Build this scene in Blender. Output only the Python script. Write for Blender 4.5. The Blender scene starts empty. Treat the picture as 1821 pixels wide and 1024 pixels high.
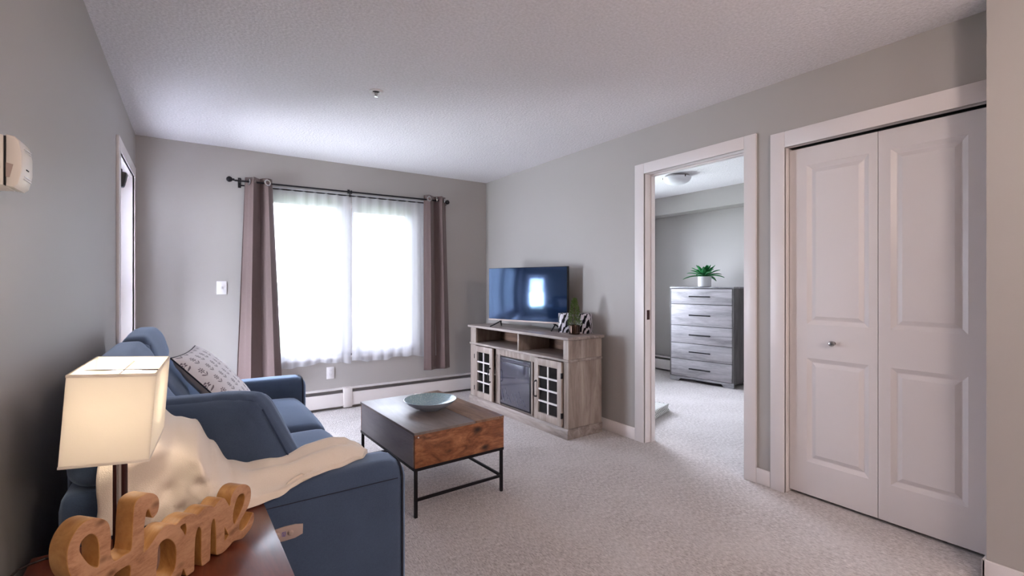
import bpy, bmesh, math, random
from math import sin, cos, pi, radians, sqrt
from mathutils import Vector, Matrix, noise
random.seed(7)
SC = bpy.context.scene
COL = SC.collection

# ---------------------------------------------------------------- camera
cam_d = bpy.data.cameras.new('camera')
cam_d.sensor_fit = 'HORIZONTAL'; cam_d.sensor_width = 36.0
cam_d.lens = 844.5 / 1821 * 36.0
cam_d.shift_y = -6.4 / 1821
cam_d.clip_start = 0.02; cam_d.clip_end = 300
cam = bpy.data.objects.new('camera', cam_d); COL.objects.link(cam)
cam.location = (0, 0, 1.23)
cam.rotation_euler = (pi / 2, 0, -0.591546)
SC.camera = cam

# ---------------------------------------------------------------- world, lights, exposure
XL, XR, YW, ZC = -0.3877, 2.909, 4.888, 2.44
SC.view_settings.view_transform = 'Standard'
SC.view_settings.look = 'None'
SC.view_settings.gamma = 1.0
SC.view_settings.use_curve_mapping = False
SC.view_settings.exposure = 2.58
world = bpy.data.worlds.new('world'); SC.world = world; world.use_nodes = True
wn = world.node_tree.nodes; wl = world.node_tree.links; wn.clear()
w_out = wn.new('ShaderNodeOutputWorld'); w_bg = wn.new('ShaderNodeBackground')
w_bg.inputs['Color'].default_value = (0.78, 0.83, 1.0, 1)
w_bg.inputs['Strength'].default_value = 3.1
wl.new(w_bg.outputs[0], w_out.inputs[0])

def area(name, loc, rot, sx, sy, power, color=(1, 1, 1), portal=False):
    l = bpy.data.lights.new(name, 'AREA'); l.shape = 'RECTANGLE'; l.size = sx; l.size_y = sy
    l.energy = power; l.color = color
    if portal: l.cycles.is_portal = True
    o = bpy.data.objects.new(name, l); COL.objects.link(o); o.location = loc; o.rotation_euler = rot
    return o
area('window_daylight_portal', (1.335, YW + 0.17, 1.28), (-pi / 2, 0, 0), 1.60, 1.56, 1, portal=True)
area('bedroom_daylight', (4.25, YW + 0.30, 1.5), (-pi / 2 + 0.25, 0, 0), 1.9, 1.6, 32, (0.80, 0.87, 1.0))
area('balcony_daylight', (XL - 0.55, 4.30, 1.3), (0, -pi / 2 + 0.1, -0.50), 1.9, 1.0, 42, (0.82, 0.86, 1.0))
ADDED_KITCHEN_LIGHT = [((1.45, -0.45, 2.395), 10), ((1.3, -2.3, 2.395), 17)]   # added globe lights behind the camera, standing in for kitchen lighting
BULB_W = 0.34

# ---------------------------------------------------------------- helpers
def tag(o, label=None, cat=None, group=None, kind=None):
    if label: o['label'] = label
    if cat: o['category'] = cat
    if group: o['group'] = group
    if kind: o['kind'] = kind
    return o

def empty(name, loc=(0, 0, 0), rz=0.0, rx=0.0, ry=0.0):
    o = bpy.data.objects.new(name, None); COL.objects.link(o)
    o.location = loc; o.rotation_euler = (rx, ry, rz); o.empty_display_size = 0.05
    return o

class MB:
    """collects geometry in one bmesh"""
    def __init__(s): s.bm = bmesh.new()
    def box(s, x0, x1, y0, y1, z0, z1, bev=0.0, seg=2):
        c = ((x0 + x1) / 2, (y0 + y1) / 2, (z0 + z1) / 2)
        r = bmesh.ops.create_cube(s.bm, size=1.0)
        vs = r['verts']
        for v in vs:
            v.co = Vector((v.co.x * (x1 - x0) + c[0], v.co.y * (y1 - y0) + c[1], v.co.z * (z1 - z0) + c[2]))
        if bev > 0:
            es = list({e for v in vs for e in v.link_edges})
            bmesh.ops.bevel(s.bm, geom=es, offset=bev, segments=seg, affect='EDGES', profile=0.5)
        return s
    def prism(s, pts, axis, a0, a1, bev=0.0, seg=2):
        """pts 2-D outline, extruded along axis 'X','Y','Z' from a0 to a1"""
        def P(p, a):
            if axis == 'X': return (a, p[0], p[1])
            if axis == 'Y': return (p[0], a, p[1])
            return (p[0], p[1], a)
        v0 = [s.bm.verts.new(P(p, a0)) for p in pts]; v1 = [s.bm.verts.new(P(p, a1)) for p in pts]
        fs = [s.bm.faces.new(v0), s.bm.faces.new(list(reversed(v1)))]
        n = len(pts)
        for i in range(n):
            fs.append(s.bm.faces.new((v0[i], v1[i], v1[(i + 1) % n], v0[(i + 1) % n])))
        if bev > 0:
            es = list({e for f in fs[:2] for e in f.edges})
            bmesh.ops.bevel(s.bm, geom=es, offset=bev, segments=seg, affect='EDGES', profile=0.5)
        return s
    def tube(s, pts, r, n=10, closed=False, caps=True):
        pts = [Vector(p) for p in pts]; rs = r if isinstance(r, (list, tuple)) else [r] * len(pts)
        rings = []; up = Vector((0, 0, 1)); m = len(pts); prev = None
        for i, p in enumerate(pts):
            if closed: t = pts[(i + 1) % m] - pts[i - 1]
            else: t = pts[min(i + 1, m - 1)] - pts[max(i - 1, 0)]
            t.normalize()
            if prev is None:
                a = t.cross(up)
                if a.length < 1e-4: a = t.cross(Vector((1, 0, 0)))
            else:
                a = prev - t * prev.dot(t)
                if a.length < 1e-5: a = t.cross(up)
            a.normalize(); b = t.cross(a); prev = a
            rings.append([s.bm.verts.new(p + (a * cos(2 * pi * k / n) + b * sin(2 * pi * k / n)) * rs[i]) for k in range(n)])
        for i in range(m if closed else m - 1):
            A = rings[i]; B = rings[(i + 1) % m]
            for k in range(n):
                try: s.bm.faces.new((A[k], A[(k + 1) % n], B[(k + 1) % n], B[k]))
                except ValueError: pass
        if caps and not closed:
            s.bm.faces.new(rings[0]); s.bm.faces.new(list(reversed(rings[-1])))
        return s
    def lathe(s, prof, n=32, center=(0, 0, 0), M=None):
        """prof [(r,z)...] about Z"""
        c = Vector(center); rings = []
        for r, z in prof:
            if r < 1e-6: ring = [s.bm.verts.new((0, 0, z))]
            else: ring = [s.bm.verts.new((r * cos(2 * pi * k / n), r * sin(2 * pi * k / n), z)) for k in range(n)]
            rings.append(ring)
        for A, B in zip(rings, rings[1:]):
            if len(A) == 1 and len(B) == 1: continue
            for k in range(n):
                if len(A) == 1: s.bm.faces.new((A[0], B[(k + 1) % n], B[k]))
                elif len(B) == 1: s.bm.faces.new((A[k], A[(k + 1) % n], B[0]))
                else: s.bm.faces.new((A[k], A[(k + 1) % n], B[(k + 1) % n], B[k]))
        for ring in rings:
            for v in ring:
                v.co = ((M @ v.co) if M else v.co) + c
        return s
    def grid(s, fn, nu, nv):
        g = [[s.bm.verts.new(fn(i / (nu - 1), j / (nv - 1))) for j in range(nv)] for i in range(nu)]
        for i in range(nu - 1):
            for j in range(nv - 1):
                s.bm.faces.new((g[i][j], g[i + 1][j], g[i + 1][j + 1], g[i][j + 1]))
        return g
    def softbox(s, x0, x1, y0, y1, z0, z1, r=0.03, n=14, crown=0.0, sag=0.0, warp=None):
        c = Vector(((x0 + x1) / 2, (y0 + y1) / 2, (z0 + z1) / 2)); h = Vector(((x1 - x0) / 2, (y1 - y0) / 2, (z1 - z0) / 2))
        r = min(r, h.x, h.y, h.z)
        b = bmesh.new(); bmesh.ops.create_cube(b, size=2.0)
        bmesh.ops.subdivide_edges(b, edges=b.edges[:], cuts=n, use_grid_fill=True)
        for v in b.verts:
            u = Vector([math.copysign(abs(sin(a * pi / 2)) ** 0.9, a) for a in v.co])
            p = Vector((u.x * h.x, u.y * h.y, u.z * h.z))
            q = Vector((max(-h.x + r, min(h.x - r, p.x)), max(-h.y + r, min(h.y - r, p.y)), max(-h.z + r, min(h.z - r, p.z))))
            d = p - q
            if d.length > 1e-9: p = q + d.normalized() * r if d.length > 1e-9 else p
            if crown and v.co.z > 0: p.z += crown * (1 - u.x ** 2) * (1 - u.y ** 4) * max(0, v.co.z)
            p = p + c
            if warp: p = warp(p, u)
            v.co = p
        me = bpy.data.meshes.new('tmp'); b.to_mesh(me); b.free(); s.bm.from_mesh(me); bpy.data.meshes.remove(me)
        return s
    def build(s, name, mat, parent=None, loc=None, rot=None, smooth=True, angle=35, recalc=True, M=None):
        if M: bmesh.ops.transform(s.bm, matrix=M, verts=s.bm.verts)
        if recalc: bmesh.ops.recalc_face_normals(s.bm, faces=s.bm.faces)
        me = bpy.data.meshes.new(name); s.bm.to_mesh(me); s.bm.free()
        mats = mat if isinstance(mat, (list, tuple)) else [mat]
        for m in mats: me.materials.append(m)
        if smooth:
            me.shade_smooth(); me.set_sharp_from_angle(angle=radians(angle))
        o = bpy.data.objects.new(name, me); COL.objects.link(o)
        if loc: o.location = loc
        if rot: o.rotation_euler = rot
        if parent: o.parent = parent
        return o

def copy_tree(o, parent=None):
    c = o.copy(); COL.objects.link(c)
    if parent: c.parent = parent
    for ch in [x for x in bpy.data.objects if x.parent == o and x != c]:
        copy_tree(ch, c)
    return c

# ---------------------------------------------------------------- materials
def srgb(r, g, b):
    f = lambda c: (c / 255) / 12.92 if c / 255 <= 0.04045 else ((c / 255 + 0.055) / 1.055) ** 2.4
    return (f(r), f(g), f(b), 1)
class NT:
    def __init__(s, name):
        s.m = bpy.data.materials.new(name); s.m.use_nodes = True
        s.t = s.m.node_tree; s.n = s.t.nodes; s.n.clear()
        s.out = s.n.new('ShaderNodeOutputMaterial'); s.b = s.n.new('ShaderNodeBsdfPrincipled')
        s.l(s.b.outputs[0], s.out.inputs[0])
    def l(s, a, b): s.t.links.new(a, b)
    def add(s, typ, **k):
        n = s.n.new(typ)
        for a, v in k.items(): setattr(n, a, v)
        return n
    def coord(s, kind='Object', scale=(1, 1, 1), rot=(0, 0, 0)):
        tc = s.add('ShaderNodeTexCoord'); mp = s.add('ShaderNodeMapping')
        mp.inputs['Scale'].default_value = scale; mp.inputs['Rotation'].default_value = rot
        s.l(tc.outputs[kind], mp.inputs['Vector']); return mp.outputs[0]
    def noise(s, vec, scale, detail=4, rough=0.5, dist=0.0):
        n = s.add('ShaderNodeTexNoise'); n.inputs['Scale'].default_value = scale; n.inputs['Detail'].default_value = detail
        n.inputs['Roughness'].default_value = rough; n.inputs['Distortion'].default_value = dist
        s.l(vec, n.inputs['Vector']); return n.outputs['Fac']
    def ramp(s, fac, stops):
        r = s.add('ShaderNodeValToRGB'); e = r.color_ramp.elements
        while len(e) < len(stops): e.new(0.5)
        for el, (p, c) in zip(e, stops): el.position = p; el.color = c
        s.l(fac, r.inputs[0]); return r.outputs[0]
    def mix(s, fac, a, b, blend='MIX'):
        m = s.add('ShaderNodeMix', data_type='RGBA', blend_type=blend)
        for inp, v in ((m.inputs[0], fac), (m.inputs[6], a), (m.inputs[7], b)):
            if hasattr(v, 'links'): s.l(v, inp)
            else: inp.default_value = v
        return m.outputs[2]
    def math(s, op, a, b=None, c=None):
        m = s.add('ShaderNodeMath', operation=op)
        for i, v in enumerate((a, b, c)):
            if v is None: continue
            if hasattr(v, 'links'): s.l(v, m.inputs[i])
            else: m.inputs[i].default_value = v
        return m.outputs[0]
    def bump(s, h, strength=0.2, dist=0.01):
        b = s.add('ShaderNodeBump'); b.inputs['Strength'].default_value = strength; b.inputs['Distance'].default_value = dist
        s.l(h, b.inputs['Height']); s.l(b.outputs[0], s.b.inputs['Normal'])
    def set(s, **k):
        for a, v in k.items():
            i = s.b.inputs[a.replace('_', ' ')]
            if hasattr(v, 'links'): s.l(v, i)
            else: i.default_value = v
        return s

def plain(name, col, rough=0.5, metal=0.0, **k):
    t = NT(name); t.set(Base_Color=col, Roughness=rough, Metallic=metal, **k)
    return t.m

def paint(name, col, rough=0.6, bumpy=0.06, sc=160):
    t = NT(name); v = t.coord()
    n = t.noise(v, sc, 3); t.set(Roughness=rough)
    n2 = t.noise(v, 1.5, 2)
    c2 = tuple(x * 0.96 for x in col[:3]) + (1,)
    t.l(t.mix(n2, col, c2), t.b.inputs['Base Color'])
    t.bump(n, bumpy, 0.003); return t.m

M = {}
M['wall'] = paint('greige_wall_paint', srgb(174, 170, 167), 0.55)
M['trim'] = paint('white_trim_paint', srgb(228, 222, 222), 0.35, 0.02, 60)
M['door'] = paint('white_door_paint', srgb(222, 217, 218), 0.38, 0.03, 90)
def mk_ceiling():
    t = NT('stippled_ceiling'); v = t.coord()
    n = t.noise(v, 75, 5, 0.65); vo = t.add('ShaderNodeTexVoronoi'); vo.inputs['Scale'].default_value = 60; t.l(v, vo.inputs['Vector'])
    h = t.math('ADD', n, t.math('MULTIPLY', vo.outputs['Distance'], 0.7))
    c = t.ramp(n, [(0.3, srgb(216, 213, 216)), (0.62, srgb(236, 233, 237)), (0.75, srgb(244, 242, 246))])
    t.l(c, t.b.inputs['Base Color']); t.set(Roughness=0.9); t.bump(h, 0.4, 0.008); return t.m
M['ceiling'] = mk_ceiling()
def mk_carpet():
    t = NT('beige_grey_loop_carpet')
    v = t.coord(scale=(1, 0.28, 1)); v2 = t.coord()
    fine = t.noise(v, 160, 3, 0.7); mid = t.noise(v2, 45, 4, 0.7); big = t.noise(v2, 2.2, 4, 0.6)
    c = t.ramp(fine, [(0.30, srgb(134, 124, 120)), (0.47, srgb(208, 200, 198)), (0.7, srgb(238, 233, 231))])
    c = t.mix(t.ramp(mid, [(0.35, (0.55,) * 3 + (1,)), (0.62, (0, 0, 0, 1))]), c, srgb(158, 149, 146))
    c = t.mix(t.ramp(big, [(0.4, (0, 0, 0, 1)), (0.65, (0.35,) * 3 + (1,))]), c, srgb(226, 220, 218))
    t.l(c, t.b.inputs['Base Color']); t.set(Roughness=1.0, Sheen_Weight=0.15)
    t.bump(t.math('ADD', fine, t.math('MULTIPLY', mid, 0.6)), 0.8, 0.012); return t.m
M['carpet'] = mk_carpet()

def wood(name, dark, mid, light, stretch=(1, 1, 12), scale=3.0, rough=0.5, knots=0.0, knotcol=None, streak=1.0, coat=0.0, bump=0.08, dist=1.2):
    t = NT(name); v = t.coord(scale=stretch)
    n = t.noise(v, scale, 8, 0.62, dist); f = t.noise(v, scale * 9, 5, 0.7)
    fac = t.math('ADD', t.math('MULTIPLY', n, 0.8), t.math('MULTIPLY', f, 0.25 * streak))
    c = t.ramp(fac, [(0.36, dark), (0.52, mid), (0.68, light)])
    if knots:
        v2 = t.coord(scale=tuple(sqrt(a) for a in stretch)); vo = t.add('ShaderNodeTexVoronoi'); vo.inputs['Scale'].default_value = knots
        t.l(v2, vo.inputs['Vector'])
        k = t.ramp(vo.outputs['Distance'], [(0.06, (1, 1, 1, 1)), (0.22, (0, 0, 0, 1))])
        c = t.mix(k, c, knotcol or dark)
    t.l(c, t.b.inputs['Base Color']); t.set(Roughness=rough, Coat_Weight=coat, Coat_Roughness=0.15)
    t.bump(f, bump, 0.003); return t.m
M['oak_h'] = wood('grey_oak_horizontal', srgb(112, 101, 96), srgb(146, 134, 128), srgb(172, 160, 154), (9, 1, 9), 1.6, 0.5)
M['oak_v'] = wood('grey_oak_vertical', srgb(122, 107, 100), srgb(154, 140, 131), srgb(176, 163, 154), (7, 7, 1), 1.5, 0.5)
M['oak_in'] = wood('brown_oak_inside', srgb(80, 58, 46), srgb(112, 86, 70), srgb(138, 110, 92), (9, 1, 9), 2.0, 0.6)
M['grey_wood'] = wood('weathered_grey_wood', srgb(104, 103, 107), srgb(150, 149, 153), srgb(186, 185, 189), (8, 1.1, 8), 1.9, 0.5, dist=2.0)
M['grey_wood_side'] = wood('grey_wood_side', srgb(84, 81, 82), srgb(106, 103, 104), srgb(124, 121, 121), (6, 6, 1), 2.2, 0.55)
M['rustic'] = wood('rustic_brown_wood', srgb(72, 40, 26), srgb(142, 88, 56), srgb(186, 128, 86), (1, 6, 3.2), 3.4, 0.42, 5.5, srgb(38, 20, 14), dist=2.4)
M['table_top'] = wood('dark_walnut_top', srgb(104, 95, 94), srgb(122, 111, 108), srgb(136, 124, 119), (7, 1, 7), 1.8, 0.36, coat=0.0, bump=0.02)
M['table_top2'] = wood('brown_plank_top', srgb(98, 74, 60), srgb(138, 108, 88), srgb(166, 134, 112), (7, 1, 7), 2.6, 0.30, coat=0.2)
M['table_side'] = wood('grey_walnut_side', srgb(128, 121, 127), srgb(142, 135, 141), srgb(152, 145, 150), (7, 1, 7), 1.6, 0.36)
M['mahogany'] = wood('reddish_mahogany', srgb(78, 32, 20), srgb(100, 44, 28), srgb(122, 58, 38), (8, 1, 8), 1.5, 0.30, coat=0.25, bump=0.01)
M['sign_wood'] = wood('light_mango_wood', srgb(160, 108, 56), srgb(188, 138, 80), srgb(204, 158, 98), (1.2, 4, 4), 3.0, 0.45, 0, None, 0.8)
M['sign_face'] = wood('distressed_wood_face', srgb(120, 82, 56), srgb(166, 120, 88), srgb(188, 144, 110), (2, 5, 5), 6.0, 0.55, 11, srgb(120, 82, 54), 1.6)
M['black_metal'] = plain('black_powder_metal', srgb(34, 32, 36), 0.42, 0.6)
M['rod'] = plain('black_rod', srgb(26, 24, 30), 0.4, 0.5)
M['chrome'] = plain('brushed_nickel', srgb(190, 188, 188), 0.22, 1.0)
M['bronze'] = plain('dark_bronze', srgb(58, 26, 24), 0.3, 0.55)
M['white_plastic'] = plain('white_plastic', srgb(226, 224, 226), 0.4)
M['cream_plastic'] = plain('cream_plastic', srgb(226, 219, 210), 0.42)
M['grey_plastic'] = plain('warm_grey_plastic', srgb(178, 160, 152), 0.35)
M['dark'] = plain('dark_void', srgb(20, 18, 20), 0.8)
M['tvblack'] = plain('tv_black_plastic', srgb(16, 16, 20), 0.3)
M['screen'] = plain('tv_screen_glass', srgb(20, 34, 60), 0.11, 0.0, Specular_IOR_Level=1.0, IOR=1.8, Specular_Tint=srgb(170, 205, 255))
M['fireglass'] = plain('fireplace_glass', srgb(56, 58, 74), 0.12, 0.0, Specular_IOR_Level=0.9, IOR=1.7, Coat_Weight=0.8, Coat_Roughness=0.1)  # base colour lifted to blue grey, standing in for the glass's reflection
M['ember'] = wood('charred_log', srgb(60, 58, 64), srgb(110, 108, 118), srgb(160, 158, 168), (1, 1, 1), 14, 0.8)
M['heater'] = paint('white_heater_enamel', srgb(220, 214, 212), 0.4, 0.02, 40)
M['cord'] = plain('black_cord', srgb(30, 14, 14), 0.5)
M['blue'] = plain('blue_print', srgb(72, 66, 170), 0.5)
M['blind'] = plain('white_blind_slat', srgb(225, 226, 230), 0.5)

def fabric(name, col, col2, sc=260, rough=0.95, sheen=0.35, bump=0.25, sheen_tint=None):
    t = NT(name); v = t.coord(); n = t.noise(v, sc, 3, 0.6); b = t.noise(v, 5, 4, 0.6)
    c = t.mix(t.math('MULTIPLY', n, 0.7), col, col2)
    c = t.mix(t.ramp(b, [(0.42, (0, 0, 0, 1)), (0.7, (0.35,) * 3 + (1,))]), c, col2)
    t.l(c, t.b.inputs['Base Color']); t.set(Roughness=rough, Sheen_Weight=sheen, Sheen_Roughness=0.45)
    if sheen_tint: t.set(Sheen_Tint=sheen_tint)
    t.bump(n, bump, 0.003); return t.m
M['sofa'] = fabric('slate_blue_velour', srgb(52, 66, 90), srgb(74, 93, 122), sheen=1.0, sheen_tint=srgb(185, 210, 245))
M['sofa_side'] = fabric('slate_blue_velour_side', srgb(72, 92, 118), srgb(92, 113, 140), sheen=0.5, sheen_tint=srgb(190, 210, 235))
M['sofa_seam'] = plain('sofa_seam_fabric', srgb(44, 60, 86), 0.9)
M['piping'] = plain('dark_navy_piping', srgb(30, 32, 46), 0.8)
M['throw'] = fabric('cream_plush', srgb(234, 220, 204), srgb(246, 236, 222), 420, 1.0, 0.6, 0.5)
def mk_curtain():
    t = NT('taupe_brown_curtain'); v = t.coord(scale=(1, 1, 0.15)); n = t.noise(v, 300, 3)
    t.l(t.mix(n, srgb(98, 80, 78), srgb(116, 96, 93)), t.b.inputs['Base Color']); t.set(Roughness=0.75, Sheen_Weight=0.3)
    tr = t.add('ShaderNodeBsdfTranslucent'); tr.inputs[0].default_value = srgb(120, 84, 78)
    mx = t.add('ShaderNodeMixShader'); mx.inputs[0].default_value = 0.10
    t.l(t.b.outputs[0], mx.inputs[1]); t.l(tr.outputs[0], mx.inputs[2]); t.l(mx.outputs[0], t.out.inputs[0])
    t.bump(n, 0.1, 0.002); return t.m
M['curtain'] = mk_curtain()
def mk_sheer():
    t = NT('white_sheer_voile')
    v = t.coord(scale=(1, 1, 0.02)); n = t.noise(v, 38, 3)
    tp = t.add('ShaderNodeBsdfTransparent'); tl = t.add('ShaderNodeBsdfTranslucent'); df = t.add('ShaderNodeBsdfDiffuse')
    tl.inputs[0].default_value = (0.9, 0.92, 0.97, 1); df.inputs[0].default_value = (0.88, 0.89, 0.93, 1)
    m1 = t.add('ShaderNodeMixShader'); m1.inputs[0].default_value = 0.4
    t.l(tl.outputs[0], m1.inputs[1]); t.l(df.outputs[0], m1.inputs[2])
    m2 = t.add('ShaderNodeMixShader')
    f = t.math('MULTIPLY_ADD', n, 0.22, 0.55); t.l(f, m2.inputs[0])
    t.l(tp.outputs[0], m2.inputs[1]); t.l(m1.outputs[0], m2.inputs[2]); t.l(m2.outputs[0], t.out.inputs[0])
    return t.m
M['sheer'] = mk_sheer()
def mk_glass():
    t = NT('window_glass'); tp = t.add('ShaderNodeBsdfTransparent'); gl = t.add('ShaderNodeBsdfGlossy'); gl.inputs['Roughness'].default_value = 0.02
    m = t.add('ShaderNodeMixShader'); fr = t.add('ShaderNodeFresnel'); fr.inputs[0].default_value = 1.45
    t.l(fr.outputs[0], m.inputs[0]); t.l(tp.outputs[0], m.inputs[1]); t.l(gl.outputs[0], m.inputs[2]); t.l(m.outputs[0], t.out.inputs[0])
    return t.m
M['glass'] = mk_glass()
def mk_shade():
    t = NT('cream_linen_shade'); v = t.coord(scale=(1, 1, 1)); n = t.noise(v, 500, 2)
    t.set(Base_Color=srgb(244, 238, 228), Roughness=0.9)
    tr = t.add('ShaderNodeBsdfTranslucent'); tr.inputs[0].default_value = srgb(252, 247, 236)
    mx = t.add('ShaderNodeMixShader'); mx.inputs[0].default_value = 0.34
    t.l(t.b.outputs[0], mx.inputs[1]); t.l(tr.outputs[0], mx.inputs[2]); t.l(mx.outputs[0], t.out.inputs[0])
    t.bump(n, 0.15, 0.001); return t.m
M['shade'] = mk_shade()
def mk_emit(name, col, s):
    t = NT(name); e = t.add('ShaderNodeEmission'); e.inputs[0].default_value = col; e.inputs[1].default_value = s
    t.l(e.outputs[0], t.out.inputs[0]); return t.m
M['bulb'] = mk_emit('warm_bulb_glow', (1, 0.9, 0.76, 1), 2.5)
M['frost'] = plain('frosted_glass_dome', srgb(222, 222, 226), 0.35)
M['pot_white'] = plain('white_ceramic', srgb(222, 222, 226), 0.35)
M['leaf'] = None
def mk_leaf(name, a, b, rough=0.45):
    t = NT(name); v = t.coord(); n = t.noise(v, 30, 3)
    t.l(t.mix(n, a, b), t.b.inputs['Base Color']); t.set(Roughness=rough); return t.m
M['leaf'] = mk_leaf('agave_green', srgb(16, 92, 44), srgb(44, 138, 74))
M['conifer'] = mk_leaf('conifer_green', srgb(58, 84, 40), srgb(120, 142, 78), 0.7)
M['tree'] = mk_leaf('tree_green', srgb(60, 92, 54), srgb(104, 136, 86), 0.8)
M['bark'] = plain('bark', srgb(90, 74, 60), 0.9)
M['copper_pot'] = plain('smoky_bronze_glass', srgb(60, 44, 36), 0.15, 0.7)
def mk_zebra():
    t = NT('black_white_wavy_glaze'); v = t.coord(scale=(1, 1, 0.42))
    w = t.add('ShaderNodeTexWave'); w.wave_type = 'BANDS'; w.bands_direction = 'DIAGONAL'
    w.inputs['Scale'].default_value = 15; w.inputs['Distortion'].default_value = 5.0; w.inputs['Detail'].default_value = 1.5; w.inputs['Detail Scale'].default_value = 2.2
    t.l(v, w.inputs['Vector'])
    c = t.ramp(w.outputs['Fac'], [(0.42, srgb(20, 18, 28)), (0.55, srgb(218, 212, 222))])
    t.l(c, t.b.inputs['Base Color']); t.set(Roughness=0.2); return t.m
M['zebra'] = mk_zebra()
def mk_bowl():
    t = NT('crackle_blue_glaze'); v = t.coord()
    vo = t.add('ShaderNodeTexVoronoi'); vo.inputs['Scale'].default_value = 110; t.l(v, vo.inputs['Vector'])
    n = t.noise(v, 14, 4)
    c = t.mix(t.ramp(vo.outputs['Distance'], [(0.1, (0.8,) * 3 + (1,)), (0.5, (0, 0, 0, 1))]), srgb(140, 172, 176), srgb(206, 224, 222))
    c = t.mix(t.math('MULTIPLY', n, 0.6), c, srgb(140, 160, 178))
    t.l(c, t.b.inputs['Base Color']); t.set(Roughness=0.22, Coat_Weight=0.5); return t.m
M['bowl'] = mk_bowl()
M['bowl_out'] = plain('grey_blue_stoneware', srgb(160, 172, 188), 0.4)
def mk_print():
    """small printed flowers with leaves on white cotton (UV)"""
    t = NT('floral_print_cotton')
    uv = t.add('ShaderNodeTexCoord').outputs['UV']; sp = t.add('ShaderNodeSeparateXYZ'); t.l(uv, sp.inputs[0])
    U = t.math('MULTIPLY', sp.outputs[0], 6.0); V = t.math('MULTIPLY', sp.outputs[1], 6.5)
    row = t.math('FLOOR', V); U = t.math('ADD', U, t.math('MULTIPLY', t.math('MODULO', row, 2.0), 0.5))
    fu = t.math('SUBTRACT', t.math('FRACT', U), 0.5); fv = t.math('SUBTRACT', t.math('FRACT', V), 0.5)
    def length(a, b): return t.math('SQRT', t.math('ADD', t.math('MULTIPLY', a, a), t.math('MULTIPLY', b, b)))
    gv = t.math('SUBTRACT', fv, 0.12)
    r = length(fu, gv); ang = t.math('ARCTAN2', gv, fu)
    petal = t.math('MULTIPLY_ADD', t.math('SINE', t.math('MULTIPLY', ang, 7.0)), 0.05, 0.19)
    flower = t.math('LESS_THAN', r, petal)
    ring = t.math('LESS_THAN', t.math('ABSOLUTE', t.math('SUBTRACT', r, 0.10)), 0.022)
    flower = t.math('MULTIPLY', flower, t.math('SUBTRACT', 1.0, ring))
    stem = t.math('MULTIPLY', t.math('LESS_THAN', t.math('ABSOLUTE', fu), 0.018), t.math('MULTIPLY', t.math('LESS_THAN', fv, 0.1), t.math('GREATER_THAN', fv, -0.42)))
    lu = t.math('SUBTRACT', t.math('ABSOLUTE', fu), 0.15); lv = t.math('ADD', t.math('SUBTRACT', fv, t.math('MULTIPLY', lu, 0.8)), 0.26)
    leaf = t.math('LESS_THAN', length(t.math('MULTIPLY', lu, 0.55), lv), 0.065)
    mask = t.math('MAXIMUM', t.math('MAXIMUM', flower, stem), leaf)
    n = t.noise(t.coord(), 300, 2)
    c = t.mix(t.math('MULTIPLY', mask, 0.85), srgb(240, 237, 241), srgb(108, 98, 112))
    t.l(c, t.b.inputs['Base Color']); t.set(Roughness=0.95, Sheen_Weight=0.2); t.bump(n, 0.2, 0.002); return t.m
M['print'] = mk_print()
M['cotton'] = fabric('plain_beige_cotton', srgb(188, 176, 172), srgb(206, 196, 192))
M['grass'] = mk_leaf('lawn', srgb(80, 104, 62), srgb(112, 134, 84), 0.9)
def mk_fold():
    t = NT('grey_white_woven_stripe'); v = t.coord()
    w = t.add('ShaderNodeTexWave'); w.inputs['Scale'].default_value = 9; w.inputs['Distortion'].default_value = 0.6; t.l(v, w.inputs['Vector'])
    t.l(t.ramp(w.outputs['Fac'], [(0.35, srgb(150, 150, 150)), (0.55, srgb(232, 232, 228))]), t.b.inputs['Base Color']); t.set(Roughness=1.0); return t.m
M['fold'] = mk_fold()

# ---------------------------------------------------------------- the setting
def struct(name, mb, mat, **k):
    o = mb.build(name, mat, smooth=k.pop('smooth', False), **k); o['kind'] = 'structure'; return o
YB = -3.2          # back end of the living space
BX = 5.70          # far wall of the bedroom
XN = 2.72          # near right wall plane
struct('floor', MB().box(XL - 0.2, BX + 0.1, YB - 0.1, YW + 0.2, -0.1, 0.0), M['carpet'])
struct('ceiling', MB().box(XL - 0.2, BX + 0.1, YB - 0.1, YW + 0.2, ZC, ZC + 0.1), M['ceiling'])
# left wall with balcony door opening  (y 3.80..4.67, z 0..2.06)
w = MB(); LX = XL - 0.15
w.box(LX, XL, YB, 3.80, 0, ZC); w.box(LX, XL, 4.67, YW + 0.15, 0, ZC); w.box(LX, XL, 3.80, 4.67, 2.07, ZC)
struct('wall_left', w, M['wall'])
# window wall, opening x .57..2.10 z .52...2.04
w = MB(); WY = YW + 0.15
w.box(XL, 0.57, YW, WY, 0, ZC); w.box(2.10, XR + 0.058, YW, WY, 0, ZC); w.box(0.57, 2.10, YW, WY, 0, 0.52); w.box(0.57, 2.10, YW, WY, 2.05, ZC)
struct('wall_back', w, M['wall'])
# bedroom window wall, opening x 3.4..5.1 z .7..2.1
w = MB(); w.box(XR + 0.058, 3.4, YW, WY, 0, ZC); w.box(5.1, BX + 0.1, YW, WY, 0, ZC); w.box(3.4, 5.1, YW, WY, 0, 0.7); w.box(3.4, 5.1, YW, WY, 2.1, ZC)
struct('wall_front', w, M['wall'])
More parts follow.
